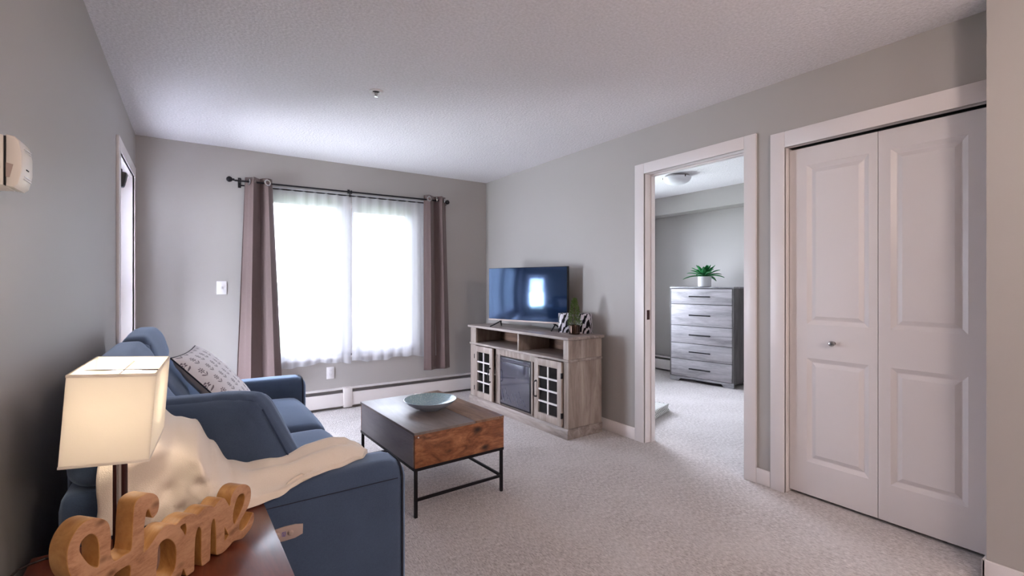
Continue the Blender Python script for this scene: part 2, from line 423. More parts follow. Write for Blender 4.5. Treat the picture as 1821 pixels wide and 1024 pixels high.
# right wall: bedroom doorway y 1.677..2.481, closet opening y .545..1.43
w = MB(); RX = XR + 0.116
w.box(XR, RX, 2.495, YW, 0, ZC); w.box(XR, RX, 1.664, 2.495, 2.10, ZC); w.box(XR, RX, 1.44, 1.664, 0, ZC); w.box(XR, RX, 0.54, 1.44, 2.05, ZC)
w.box(XN, RX + 0.3, 0.42, 0.535, 0, ZC); w.box(XN, XN + 0.1, YB, 0.42, 0, ZC)
struct('wall_right', w, M['wall'])
struct('wall_inner', MB().box(3.6, 3.68, 0.42, 1.60, 0, ZC).box(RX, 3.68, 1.50, 1.60, 0, ZC).box(RX, 3.6, 0.42, 0.535, 0, ZC), M['wall'])
struct('wall_far', MB().box(BX, BX + 0.1, 0.9, YW, 0, ZC).box(3.68, BX, 0.9, 1.0, 0, ZC).box(3.68,3.69,1.0,1.6,0,ZC), M['wall'])
struct('trim_1', MB().box(5.45, BX, 1.0, YW, 2.20, ZC), M['wall'])
struct('wall_rear', MB().box(XL, XN, YB - 0.1, YB, 0, ZC), M['wall'])
# baseboards
def bb(name, boxes):
    m = MB()
    for b in boxes: m.box(*b, 0.0, 0.095, bev=0.004)
    o = m.build(name, M['trim']); o['kind'] = 'structure'
bb('baseboard_right', [(XR - 0.013, XR, 2.573, YW - 0.07), (XR - 0.013, XR, 1.513, 1.603)])
bb('baseboard_right_near', [(XN - 0.013, XN, YB, 0.548), (XN - 0.013, XR - 0.05, 0.535, 0.548)])
bb('baseboard_left', [(XL, XL + 0.013, YB, 3.72)])
bb('baseboard_far', [(BX - 0.07, BX, 1.0, YW - 0.01)])
# bedroom doorway casing + jamb
def casing(name, y0, y1, zt, wd=0.078, hd=0.08, x=XR, s=-1, left=True, right=True, depth=0.117, stop=True):
    m = MB(); a, b = sorted((x, x + s * 0.016))
    if right: m.box(a, b, y0 - wd, y0, 0, zt + hd, bev=0.002)
    if left: m.box(a, b, y1, y1 + wd + (0.012 if name == 'trim_2' else 0), 0, zt + hd, bev=0.002)
    m.box(a, b, y0 + 0.0005, y1 - 0.0005, zt, zt + hd, bev=0.002)
    e = x - s * depth; p, q = sorted((x - s * 0.001 + s * 0.012, e))
    m.box(p, q, y0 - 0.013, y0, 0, zt); m.box(p, q, y1, y1 + 0.013, 0, zt); m.box(p, q, y0, y1, zt, zt + 0.014)
    if stop:
        c0 = x - s * 0.062; c1 = x - s * 0.10; p, q = sorted((c0, c1))
        m.box(p, q, y1 - 0.011, y1, 0.0, zt - .001, bev=0.001); m.box(p, q, y0, y0 + 0.011, 0, zt-.001, bev=0.001); m.box(p, q, y0 + 0.011, y1 - 0.011, zt - 0.011, zt-.001, bev=0.001)
    o = m.build(name, M['trim']); o['kind'] = 'structure'; return o
tr2 = casing('trim_2', 1.677, 2.481, 2.086)
MB().box(XR + 0.022, XR + 0.052, 2.4785, 2.4825, 0.955, 1.03, bev=0.0008).box(XR + 0.030, XR + 0.044, 2.4775, 2.4800, 0.975, 1.01).build('strike_plate', M['bronze'], tr2)
casing('trim_3', 0.548, 1.428, 2.037, wd=0.083, hd=0.094, right=False, depth=0.1, stop=False)
tr4 = casing('trim_4', 3.81, 4.66, 2.06, x=XL, s=1, depth=0.149, stop=False)

# closet bifold doors ------------------------------------------------------
def panel_leaf(name, y0, y1, z0, z1, x, pans, th=0.034):
    """slab facing -X with raised panels; pans = [(ya,yb,za,zb)]"""
    bm = bmesh.new()
    ys = sorted({y0, y1, *[p[0] for p in pans], *[p[1] for p in pans]}); zs = sorted({z0, z1, *[p[2] for p in pans], *[p[3] for p in pans]})
    V = {}
    def vt(xx, y, z):
        k = (round(xx, 5), round(y, 5), round(z, 5))
        if k not in V: V[k] = bm.verts.new((xx, y, z))
        return V[k]
    def quad(a, b, c, d): bm.faces.new((a, b, c, d))
    for i in range(len(ys) - 1):
        for j in range(len(zs) - 1):
            a, b, c, d = ys[i], ys[i + 1], zs[j], zs[j + 1]
            if any(abs(p[0] - a) < 1e-6 and abs(p[1] - b) < 1e-6 and abs(p[2] - c) < 1e-6 and abs(p[3] - d) < 1e-6 for p in pans):
                rings = [(0, 0), (0.003, 0.002), (0.022, 0.013), (0.026, 0.013), (0.047, 0.003)]
                prev = None
                for ins, dep in rings:
                    r = [vt(x + dep, a + ins, c + ins), vt(x + dep, b - ins, c + ins), vt(x + dep, b - ins, d - ins), vt(x + dep, a + ins, d - ins)]
                    if prev:
                        for k in range(4): quad(prev[k], prev[(k + 1) % 4], r[(k + 1) % 4], r[k])
                    prev = r
                quad(*prev)
            else: quad(vt(x, a, c), vt(x, b, c), vt(x, b, d), vt(x, a, d))
    m = MB(); m.bm = bm
    # sides + back
    def s4(a, b, c, d): bm.faces.new([bm.verts.new(q) for q in (a, b, c, d)])
    X2 = x + th
    s4((X2, y0, z0), (X2, y1, z0), (X2, y1, z1), (X2, y0, z1))
    s4((x, y0, z0), (X2, y0, z0), (X2, y0, z1), (x, y0, z1)); s4((x, y1, z0), (X2, y1, z0), (X2, y1, z1), (x, y1, z1))
    s4((x, y0, z0), (x, y1, z0), (X2, y1, z0), (X2, y0, z0)); s4((x, y0, z1), (x, y1, z1), (X2, y1, z1), (X2, y0, z1))
    return m.build(name, M['door'], smooth=False, recalc=True)
XD = XR + 0.038
d1 = panel_leaf('door_1', 0.9865, 1.4240, 0.018, 2.022, XD, [(1.026, 1.330, 1.000, 1.918), (1.026, 1.330, 0.208, 0.806)])
d2 = panel_leaf('door_2', 0.552, 0.9835, 0.018, 2.022, XD, [(0.640, 0.932, 1.000, 1.918), (0.640, 0.932, 0.208, 0.806)])
for d in (d1, d2): d['kind'] = 'structure'
kn = MB(); kn.lathe([(0.0, 0.036), (0.010, 0.034), (0.0155, 0.027), (0.0155, 0.021), (0.009, 0.014), (0.006, 0.008), (0.007, 0.002), (0.012, 0.0), (0, 0)], 20, (XD, 1.192, 0.902), Matrix.Rotation(-pi / 2, 3, 'Y'))
kn.build('door_knob', M['chrome'], d1)
t5 = MB().box(XR + 0.034, XR + 0.074, 0.548, 1.428, 2.0365, 2.049); struct('gap_shade_strip', t5, M['dark'])  # dark strip painting in the shaded gap above the closet leaves

# balcony door with glass and blind ---------------------------------------
bd = MB(); DX = XL - 0.10
bd.box(DX - 0.045, DX, 3.812, 3.93, 0.01, 2.055, bev=0.002).box(DX - 0.045, DX, 4.54, 4.658, 0.01, 2.055, bev=0.002)
bd.box(DX - 0.045, DX, 3.93, 4.54, 0.01, 0.30, bev=0.002).box(DX - 0.045, DX, 3.93, 4.54, 1.93, 2.055, bev=0.002)
door3 = struct('door_3', bd, M['door'])
MB().box(DX - 0.026, DX - 0.020, 3.93, 4.54, 0.30, 1.93).build('pane', M['glass'], door3, smooth=False)
bl = MB()
for i in range(34):
    z = 1.92 - i * 0.022
    bl.prism([(DX + 0.006, z - 0.006), (DX + 0.026, z + 0.006), (DX + 0.0265, z + 0.007), (DX + 0.0065, z - 0.005)], 'Y', 3.90, 4.57)
bl.box(DX + 0.002, DX + 0.032, 3.895, 4.575, 1.93, 1.97); bl.box(DX + 0.006, DX + 0.026, 3.90, 4.57, 1.165, 1.18)
tag(bl.build('window_blind', M['blind'], smooth=False), 'white horizontal slat blind on the glazed balcony door behind the sofa', 'blind')
# small unidentified dark item hung at door jamb
dk = MB(); dk.softbox(-0.016, 0.016, -0.035, 0.035, -0.10, 0.0, 0.012, 6, warp=lambda p, u: Vector((p.x * (1.4 + 0.6 * u.z), p.y * (1 + 0.35 * u.z), p.z)))
dk.tube([(0, 0, -0.01), (0, 0, 0.02), (-0.012, 0, 0.028)], 0.004, 6)
tag(dk.build('hanging_item', M['tvblack'], loc=(XL + 0.010 - 0.018, 4.10, 1.98)), 'small dark item hanging at the top of the balcony doorway', 'hanging item')

# main window ---------------------------------------------------------------
wf = MB(); y0, y1 = YW + 0.075, YW + 0.135
for b in [(0.57, 0.615, 0.52, 2.05), (2.055, 2.10, 0.52, 2.05), (0.615, 2.055, 0.52, 0.575), (0.615, 2.055, 2.005, 2.05), (1.20, 1.345, 0.575, 2.005)]:
    wf.box(b[0], b[1], y0, y1, b[2], b[3], bev=0.003)
for b in [(1.345, 1.375, 0.575, 2.005), (1.93, 2.055, 0.575, 2.005), (1.375, 1.93, 0.575, 0.605), (1.375, 1.93, 1.975, 2.005)]:
    wf.box(b[0], b[1], y0 + 0.01, y1 - 0.01, b[2], b[3], bev=0.002)
win = wf.build('window_1', M['trim']); win['kind'] = 'structure'
MB().box(0.56, 2.11, YW - 0.025, YW + 0.075, 0.498, 0.52, bev=0.003).build('window_sill', M['trim'], win)
MB().box(0.615, 1.20, y0 + 0.028, y0 + 0.034, 0.575, 2.005).build('pane', M['glass'], win, smooth=False)
MB().box(1.375, 1.93, y0 + 0.028, y0 + 0.034, 0.605, 1.975).build('pane', M['glass'], win, smooth=False)
wf = MB()
for b in [(3.4, 3.45, 0.7, 2.1), (5.05, 5.1, 0.7, 2.1), (3.45, 5.05, 0.7, 0.75), (3.45, 5.05, 2.05, 2.1), (4.22, 4.28, 0.75, 2.05)]:
    wf.box(b[0], b[1], y0, y1, b[2], b[3], bev=0.003)
w2 = wf.build('window_2', M['trim']); w2['kind'] = 'structure'
MB().box(3.45, 5.05, y0 + 0.028, y0 + 0.034, 0.75, 2.05).build('pane', M['glass'], w2, smooth=False)

# outside -------------------------------------------------------------------
struct('ground', MB().box(-40, 45, YW + 0.6, 60, -3.2, -3.0).box(-40, XL - 1.0, -10, YW + 0.6, -3.2, -3.0), M['grass'])
def tree(loc, r, h, label):
    o = empty('tree', loc); tag(o, label, 'tree')
    MB().tube([(0, 0, 0), (0.1, 0, h * 0.4), (0, 0.1, h * 0.7)], [0.22, 0.16, 0.08], 10).build('trunk', M['bark'], o)
    b = MB(); bmesh.ops.create_icosphere(b.bm, subdivisions=5, radius=1)
    for v in b.bm.verts:
        k = 1 + 0.35 * noise.noise(v.co * 2.2 + Vector(loc)) + 0.14 * noise.noise(v.co * 7)
        v.co = Vector((v.co.x * r * k, v.co.y * r * k, v.co.z * h * 0.36 * k + h * 0.68))
    b.build('crown', M['tree'], o)
tree((0.5, 24, -3), 2.6, 6.2, 'tall green tree outside behind the sheer nearest the flaring curtain')
tree((9.5, 26, -3), 3.0, 6.6, 'broad green tree outside behind the sheer nearer the television')
tree((-9, 9, -3), 2.8, 5.5, 'green tree outside beyond the glazed door')

# ceiling sprinkler -----------------------------------------------------------
sp = empty('ceiling_sprinkler', (0.952, 2.943, ZC)); tag(sp, 'white and chrome fire sprinkler on the living room ceiling', 'sprinkler')
MB().lathe([(0.022, -0.001), (0.026, -0.008), (0.034, -0.011), (0.041, -0.008), (0.043, 0.0)], 32).build('escutcheon', M['white_plastic'], sp)
MB().lathe([(0, -0.001), (0.022, -0.001), (0.022, -0.002), (0, -0.002)], 24).build('cup', M['dark'], sp)
MB().tube([(0, 0, -0.002), (0, 0, -0.034)], 0.004, 8).tube([(0.008, 0, -0.004), (0.009, 0, -0.018), (0.0, 0, -0.032)], 0.0022, 6).tube([(-0.008, 0, -0.004), (-0.009, 0, -0.018), (0.0, 0, -0.032)], 0.0022, 6).build('frame', M['chrome'], sp)
df = MB(); df.lathe([(0, -0.034), (0.011, -0.034), (0.011, -0.036), (0, -0.036)], 16); df.build('deflector', M['chrome'], sp)

# bedroom lamp + globes added behind camera to light the room -----------------------------
def flush_lamp(loc, label, lit=0, r=0.15):
    o = empty('ceiling_lamp', (loc[0], loc[1], ZC)); tag(o, label, 'ceiling lamp')
    MB().lathe([(0, -0.001), (r * 0.86, -0.001), (r * 0.90, -0.022), (r * 0.97, -0.030), (r * 0.9, -0.034), (0, -0.034)], 40).build('canopy', M['chrome'], o)
    d = MB(); d.lathe([(r * cos(a) , -0.026 - 0.080 * sin(a)) for a in [i * pi / 2 / 10 for i in range(10)]] + [(0, -0.106)], 40)
    d.build('glass_dome', M['frost'] if not lit else mk_emit('lit_dome', (1, 0.82, 0.73, 1), lit), o)
    for k in range(3):
        a = 2 * pi * k / 3 + 0.2
        c = MB(); c.lathe([(0, 0.012), (0.006, 0.010), (0.007, 0.0), (0.006, -0.010), (0, -0.012)], 10, (r * 0.99 * cos(a), r * 0.99 * sin(a), -0.030))
        c.build('clip', M['bronze'], o)
flush_lamp((4.466, 3.358), 'frosted glass dome light on the bedroom ceiling seen through the doorway')
for (p, pw) in ADDED_KITCHEN_LIGHT:
    o = empty('added_globe', (p[0], p[1], ZC)); tag(o, 'added globe light standing in for kitchen lighting, %s' % ('nearest the closet doors, out of frame' if p[1] > -1.5 else 'at the rear of the room, out of frame'), 'stand-in lamp', 'added globe stand-in lights')
    MB().lathe([(0, -0.001), (0.06, -0.001), (0.055, -0.02), (0.01, -0.03), (0, -0.03)], 24).build('canopy', M['chrome'], o)
    MB().tube([(0, 0, -0.02), (0, 0, -0.30)], 0.006, 8).build('rod', M['chrome'], o)
    MB().lathe([(0.13 * sin(i * pi / 20), -0.42 - 0.13 * cos(i * pi / 20)) if 0 < i < 20 else (0, -0.42 - 0.13 * cos(i * pi / 20)) for i in range(21)], 32).build('globe', mk_emit('lit_globe', (1, 0.82, 0.73, 1), pw), o)

# wall plates -------------------------------------------------------------------
def plate(name, x, z, w_, h_, label, kind):
    o = empty(name, (x, YW, z)); tag(o, label, 'light switch' if kind == 's' else 'electrical outlet')
    MB().box(-w_ / 2, w_ / 2, -0.007, 0, -h_ / 2, h_ / 2, bev=0.002).build('cover_plate', M['white_plastic'], o)
    if kind == 's': MB().prism([(-0.012, -0.011), (-0.007, -0.011), (-0.007, 0.011), (-0.018, 0.006)], 'X', -0.005, 0.005).build('toggle', M['white_plastic'], o)
    else:
        for dz in (-0.021, 0.021):
            q = MB().box(-0.016, 0.016, -0.0095, -0.006, dz - 0.013, dz + 0.013, bev=0.001).build('socket', M['white_plastic'], o)
            MB().box(-0.007, -0.0055, -0.0100, -0.009, dz - 0.002, dz + 0.006).box(0.0055, 0.007, -0.0100, -0.009, dz - 0.002, dz + 0.006).build('slot', M['dark'], q)
plate('light_switch', 0.209, 1.20, 0.076, 0.116, 'white wall switch beside the flaring brown curtain', 's')
plate('wall_outlet', 1.125, 0.358, 0.072, 0.116, 'white outlet low on the wall beneath the sheer curtain', 'o')

# thermostat --------------------------------------------------------------------
th = empty('thermostat', (XL, 1.585, 1.513)); tag(th, 'cream plastic thermostat box mounted on the wall above the lamp', 'thermostat')
MB().box(0, 0.030, -0.048, 0.048, -0.058, 0.058, bev=0.003).build('back_plate', M['cream_plastic'], th)
b = MB(); prof = [(0.033, -0.058), (0.046, -0.060), (0.054, -0.052), (0.060, -0.02), (0.060, 0.02), (0.055, 0.048), (0.047, 0.058), (0.033, 0.060)]
b.prism([(x, z) for x, z in prof], 'Y', -0.044, 0.046, bev=0.004); b.build('cover', M['cream_plastic'], th)
for z in (0.036, 0.030, -0.030, -0.036): MB().box(0.0525, 0.0600, -0.02, 0.035, z - 0.0012, z + 0.0012).build('vent_ridge', M['white_plastic'], th)
MB().box(0.0595, 0.0612, -0.012, 0.008, -0.014, -0.0115).build('indicator_slot', M['dark'], th)
MB().prism([(0.034, -0.005), (0.046, -0.008), (0.040, -0.038), (0.034, -0.038)], 'Y', -0.0452, -0.0435).build('side_recess', M['grey_plastic'], th)
MB().box(0.0295, 0.0335, -0.044, 0.045, -0.056, 0.056).build('seam', M['dark'], th)

# baseboard heater --------------------------------------------------------------
def heater(name, x0, x1, joints, label, loc=(0, 0, 0), rz=0):
    o = empty(name, loc, rz); tag(o, label, 'heater')
    m = MB(); m.box(x0, x1, -0.006, 0.0, 0.02, 0.195)
    m.prism([(-0.062, 0.195), (-0.045, 0.200), (0, 0.200), (0, 0.194), (-0.044, 0.194), (-0.058, 0.188)], 'X', x0, x1)
    m.build('back_panel', M['heater'], o)
    MB().prism([(-0.060, 0.028), (-0.066, 0.030), (-0.066, 0.148), (-0.060, 0.158), (-0.058, 0.158), (-0.060, 0.146)], 'X', x0, x1).build('front_cover', M['heater'], o)
    f = MB().box(x0, x1, -0.052, -0.006, 0.05, 0.145); f.build('fin_element', M['dark'], o)
    MB().prism([(-0.056, 0.164), (-0.030, 0.186), (-0.028, 0.184), (-0.054, 0.161)], 'X', x0, x1).build('damper', M['chrome'], o)
    for j in joints: MB().box(j, j + 0.085, -0.071, 0, 0.012, 0.204, bev=0.003).build('joint_cover', M['heater'], o)
    for j in (x0, x1 - 0.012): MB().box(j, j + 0.012, -0.066, 0, 0.0, 0.200, bev=0.002).build('end_cap', M['heater'], o)
heater('baseboard_heater', XL + 0.05, XR - 0.02, [1.235], 'long white baseboard heater along the wall under the curtained window', (0, YW, 0))
heater('baseboard_heater', -1.5, 1.3, [], 'white baseboard heater low on the bedroom wall behind the dresser', (BX - 0.072, 3.4, 0), -pi / 2)

# curtains -----------------------------------------------------------------------
RY = YW - 0.098; RZ = 2.138
def rodz(x): return 2.133 + 0.010 * x
rd = empty('curtain_rod', (1.3, RY, RZ)); tag(rd, 'black double curtain rod with round finials above the window', 'curtain rod')
MB().tube([(0.30 - 1.3, 0, 0), (2.32 - 1.3, 0, 0.012)], 0.008, 12).build('front_rod', M['rod'], rd)
MB().tube([(0.33 - 1.3, 0.05, -0.030), (2.36 - 1.3, 0.05, -0.018)], 0.006, 10).build('back_rod', M['rod'], rd)
for x in (0.262, 2.352):
    f = MB(); f.lathe([(0, -0.025), (0.014, -0.020), (0.024, -0.008), (0.025, 0.004), (0.018, 0.018), (0.009, 0.024), (0.011, 0.030), (0.009, 0.038), (0, 0.04)], 20, (x - 1.3, 0, 0.006), Matrix.Rotation(pi / 2 if x < 1 else -pi / 2, 3, 'Y'))
    f.build('finial', M['rod'], rd)
for x in (0.345, 1.30, 2.30):
    b = MB(); b.tube([(x - 1.3, 0.098, 0.004), (x - 1.3, 0.0, 0.004)], 0.006, 8); b.box(x - 1.312, x - 1.288, 0.09, 0.098, -0.045, 0.045, bev=0.003); b.box(x - 1.308, x - 1.292, -0.011, 0.011, -0.012, 0.02, bev=0.003)
    b.tube([(x - 1.3, 0.05, 0.0), (x - 1.3, 0.05, -0.036)], 0.005, 8)
    b.build('bracket', M['rod'], rd)

def drape(name, xt0, xt1, xb0, xb1, zb, ph, folds, amp, parent):
    th_ = 0.0035
    def xy(u, t):
        # t 0 top .. 1 bottom
        x = (xt0 + (xb0 - xt0) * t) + ((xt1 - xt0) + ((xb1 - xb0) - (xt1 - xt0)) * t) * u
        k = sin(2 * pi * folds * u + ph)
        yy = amp * (1.0 - 0.15 * t) * math.copysign(abs(k) ** 0.8, k) + 0.010 * noise.noise(Vector((u * 4, t * 2.5, ph)))
        x += 0.35 * amp * sin(4 * pi * folds * u + 2 * ph) * (0.7 + 0.3 * t)
        return x, yy
    m = MB(); N, K = 120, 44
    def fn(u, v):
        x, yy = xy(u, v); top = rodz(x) + 0.042 + 0.002 * sin(20 * u)
        z = top + (zb - top) * v
        return (x, RY + yy, z)
    g = m.grid(fn, N, K)
    o = m.build(name, M['curtain'], parent, recalc=False, angle=80)
    s = o.modifiers.new('thick', 'SOLIDIFY'); s.thickness = th_; s.offset = 0
    return xy
def grommet(x, parent, yy, ang):
    g = MB(); Mx = Matrix.Rotation(ang, 3, 'Z') @ Matrix.Rotation(pi / 2, 3, 'X')
    prof = [(0.017, -0.004), (0.024, -0.006), (0.030, -0.003), (0.030, 0.003), (0.024, 0.006), (0.017, 0.004), (0.017, -0.004)]
    g.lathe(prof, 28, (x, yy, rodz(x)), Mx); g.build('grommet', M['chrome'], parent)
c1 = empty('window_curtain', (0, 0, 0)); tag(c1, 'taupe brown grommet curtain flaring toward its hem, beside the wall switch', 'curtain')
drape('cloth', 0.375, 0.592, 0.305, 0.672, 0.34, 0.9, 1.9, 0.036, c1)
grommet(0.555, c1, RY - 0.034, 0.35); grommet(0.463, c1, RY + 0.002, 1.3); grommet(0.410, c1, RY - 0.002, -1.3)
c2 = empty('window_curtain', (0, 0, 0)); tag(c2, 'taupe brown grommet curtain hanging straight, the one nearer the television', 'curtain')
drape('cloth', 2.085, 2.335, 2.088, 2.388, 0.300, 2.6, 1.8, 0.034, c2)
grommet(2.120, c2, RY - 0.033, 0.3); grommet(2.22, c2, RY, 1.3); grommet(2.30, c2, RY, -1.3)
def sheer(x0, x1, seed, label):
    SY = RY + 0.057
    m = MB()
    def fn(u, v):
        x = x0 + (x1 - x0) * u; t = v
        a = 0.012 * (0.35 + 0.65 * t)
        yy = a * sin(2 * pi * 9 * u + seed) + 0.008 * sin(2 * pi * 3.3 * u + 2 * seed) * t + 0.014 * noise.noise(Vector((u * 5 + seed, t * 1.5, 0))) * t
        z = rodz(x) - 0.012 + (0.457 + 0.012 * sin(2 * pi * 1.6 * u + seed) + 0.006 * sin(30 * u) - rodz(x) + 0.012) * v
        return (x, SY - 0.008 + yy, z)
    m.grid(fn, 160, 40)
    # hem band and rod pocket fold
    o = m.build('sheer_curtain', M['sheer'], recalc=False, angle=80); tag(o, label, 'curtain')
sheer(0.40, 1.312, 0.6, 'white sheer curtain half beside the flaring brown curtain')
sheer(1.320, 2.28, 2.1, 'white sheer curtain half nearer the television')

# TV stand ----------------------------------------------------------------------
R2 = radians(2.0)
S = empty('tv_stand', (2.461, 2.86, 0), R2); tag(S, 'grey oak media console with glass paned doors and electric fireplace insert', 'tv stand')
L_, D_ = 1.50, 0.385
m = MB(); m.box(-0.012, D_ - 0.005, -0.0, L_ + 0.012, 0.0, 0.066, bev=0.002); m.prism([(-0.012, 0.066), (-0.004, 0.082), (D_ - 0.005, 0.082), (D_ - 0.005, 0.066)], 'Y', 0, L_ + 0.012); m.build('plinth', M['oak_h'], S)
m = MB()
m.box(0.0, D_ - 0.01, 0.004, 0.026, 0.082, 0.787, bev=0.002); m.build('side_panel', M['oak_v'], S)
m = MB(); m.box(0.0, D_ - 0.01, L_ - 0.022, L_, 0.082, 0.787, bev=0.002); m.build('side_panel', M['oak_v'], S)
m = MB(); m.box(-0.022, D_, -0.018, L_ + 0.025, 0.787, 0.811, bev=0.004, seg=3); m.build('tabletop', M['oak_h'], S)
m = MB(); m.box(-0.012, D_ - 0.01, -0.006, L_ + 0.006, 0.612, 0.632, bev=0.003); m.build('shelf', M['oak_h'], S)
MB().box(0.0, 0.022, 0.026, 0.064, 0.082, 0.787, bev=0.001).build('stile', M['oak_v'], S); MB().box(0.0, 0.022, 1.396, L_ - 0.022, 0.082, 0.787, bev=0.001).build('stile', M['oak_v'], S)
m = MB(); m.box(0.0, D_ - 0.02, 0.662, 0.680, 0.632, 0.787, bev=0.001); m.build('divider', M['oak_v'], S)
m = MB(); m.box(D_ - 0.018, D_ - 0.010, 0.026, L_ - 0.022, 0.082, 0.787); m.build('back_panel', M['oak_in'], S)
for y in (0.413, 1.050): MB().box(0.022, D_ - 0.02, y, y + 0.014, 0.082, 0.612).build('inner_panel', M['oak_v'], S)
m = MB(); m.box(0.018, 0.030, 0.427, 1.05, 0.552, 0.612, bev=0.001).box(0.030, 0.048, 0.427, 1.05, 0.083, 0.552).box(0.014, 0.034, 0.976, 0.995, 0.083, 0.56, bev=0.001).box(0.014, 0.034, 0.480, 0.499, 0.083, 0.56, bev=0.001)
m.build('face_frame', M['oak_v'], S)
F = MB(); F.box(0.010, 0.034, 0.499, 0.976, 0.095, 0.548, bev=0.002)
fb = F.build('fireplace_insert', M['black_metal'], S)
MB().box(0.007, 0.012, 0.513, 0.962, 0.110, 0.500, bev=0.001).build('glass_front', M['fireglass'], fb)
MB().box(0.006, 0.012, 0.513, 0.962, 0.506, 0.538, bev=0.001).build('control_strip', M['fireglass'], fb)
m = MB()
for k in range(7):
    y = 0.57 + k * 0.055; m.tube([(0.0062, y, 0.13 + 0.03 * (k % 2)), (0.0062, y + 0.045, 0.20 + 0.02 * ((k * 3) % 4))], 0.0022, 6)
m.build('ember_bed', M['ember'], fb)
def glass_door(y0, y1, hy):
    a, b, c, d = y0 + 0.052, y1 - 0.052, 0.150, 0.548
    m = MB(); z0, z1 = 0.090, 0.606
    m.box(-0.020, -0.001, y0, a, z0, z1, bev=0.0015).box(-0.020, -0.001, b, y1, z0, z1, bev=0.0015).box(-0.020, -0.001, a, b, z0, c, bev=0.0015).box(-0.020, -0.001, a, b, d, z1, bev=0.0015)
    o = m.build('door', M['oak_v'], S)
    g = MB(); yc = (a + b) / 2
    g.box(-0.016, -0.009, yc - 0.007, yc + 0.007, c, d)
    for k in (1, 2, 3): z = c + (d - c) * k / 4; g.box(-0.0155, -0.0095, a, b, z - 0.007, z + 0.007)
    g.build('muntin', M['heater'], o)
    MB().box(-0.008, -0.005, a, b, c, d).build('pane', M['glass'], o, smooth=False)
    h = MB(); h.tube([(-0.020, hy, 0.279), (-0.040, hy, 0.281), (-0.046, hy, 0.295), (-0.046, hy, 0.395), (-0.040, hy, 0.409), (-0.020, hy, 0.411)], 0.0048, 8)
    h.lathe([(0, 0), (0.009, 0), (0.008, 0.006), (0, 0.006)], 12, (-0.026, hy, 0.411), Matrix.Rotation(pi / 2, 3, 'Y')); h.lathe([(0, 0), (0.009, 0), (0.008, 0.006), (0, 0.006)], 12, (-0.026, hy, 0.279), Matrix.Rotation(pi / 2, 3, 'Y'))
    h.build('handle', M['black_metal'], o)
    hh = y0 + 0.003 if abs(hy - y1) < 0.1 else y1 - 0.003
    for z in (0.475, 0.155): MB().box(-0.0225, -0.001, hh - 0.005, hh + 0.005, z, z + 0.045, bev=0.001).build('hinge', M['black_metal'], o)
glass_door(0.066, 0.413, 0.385); glass_door(1.064, 1.396, 1.098)
for y in (0.028, 1.066): MB().box(0.06, D_ - 0.02, y, y + (0.384 if y < 1 else 0.41), 0.33, 0.345).build('inner_shelf', M['oak_h'], S)

# television ----------------------------------------------------------------------
a = radians(17.6)
T = empty('television', (2.762 - sin(a) * 0.4655, 3.228 + cos(a) * 0.4655, 0.811), a); tag(T, 'black flat screen television angled on the grey media console', 'television')
MB().box(0.002, 0.030, -0.4655, 0.4655, 0.064, 0.582, bev=0.003).box(0.03, 0.062, -0.33, 0.33, 0.09, 0.42, bev=0.012).build('housing', M['tvblack'], T)
MB().box(-0.001, 0.003, -0.459, 0.459, 0.078, 0.577, bev=0.0005).build('screen', M['screen'], T)
MB().box(-0.002, 0.004, -0.4655, 0.4655, 0.062, 0.076, bev=0.001).build('bottom_bezel', M['grey_plastic'], T)
for y in (-0.31, 0.31):
    f = MB(); f.tube([(0.012, y, 0.066), (0.0, y + (0.02 if y > 0 else -0.02), 0.045), (-0.10, y + (0.05 if y > 0 else -0.05), 0.006)], [0.007, 0.007, 0.0055], 8)
    f.tube([(0.012, y, 0.066), (0.03, y + (0.02 if y > 0 else -0.02), 0.045), (0.075, y + (0.05 if y > 0 else -0.05), 0.006)], [0.007, 0.007, 0.0055], 8)
    f.build('foot', M['tvblack'], T)

# decor on stand -------------------------------------------------------------------
def holder(loc, rz, label):
    o = empty('candle_holder', loc, rz); tag(o, label, 'candle holder')
    s_, h_ = 0.047, 0.168
    m = MB(); 
    m.prism([(-s_, -s_), (s_, -s_), (s_, s_), (-s_, s_)], 'Z', 0, 0.012)
    for (x0, x1, y0, y1) in ((-s_, s_, -s_, -s_ + 0.008), (-s_, s_, s_ - 0.008, s_), (-s_, -s_ + 0.008, -s_ + 0.008, s_ - 0.008), (s_ - 0.008, s_, -s_ + 0.008, s_ - 0.008)):
        m.box(x0, x1, y0, y1, 0.012, h_, bev=0.0015)
    m.build('glazed_box', M['zebra'], o)
holder((2.715, 3.20, 0.811), radians(28), 'black and white wavy striped square vase behind the little conifer, by the television')
holder((2.800, 3.035, 0.811), radians(30), 'black and white wavy striped square vase nearest the wall on the console end')
pp = empty('potted_conifer', (2.665, 3.025, 0.811)); tag(pp, 'small artificial conifer in a shiny bronze pot on the media console', 'potted plant')
MB().lathe([(0, 0), (0.040, 0), (0.047, 0.004), (0.048, 0.070), (0.046, 0.078), (0.041, 0.078), (0.041, 0.066), (0, 0.066)], 28).build('pot', M['copper_pot'], pp)
MB().tube([(0, 0, 0.06), (0, 0, 0.30)], [0.006, 0.002], 6).build('stem', M['bark'], pp)
lf = MB()
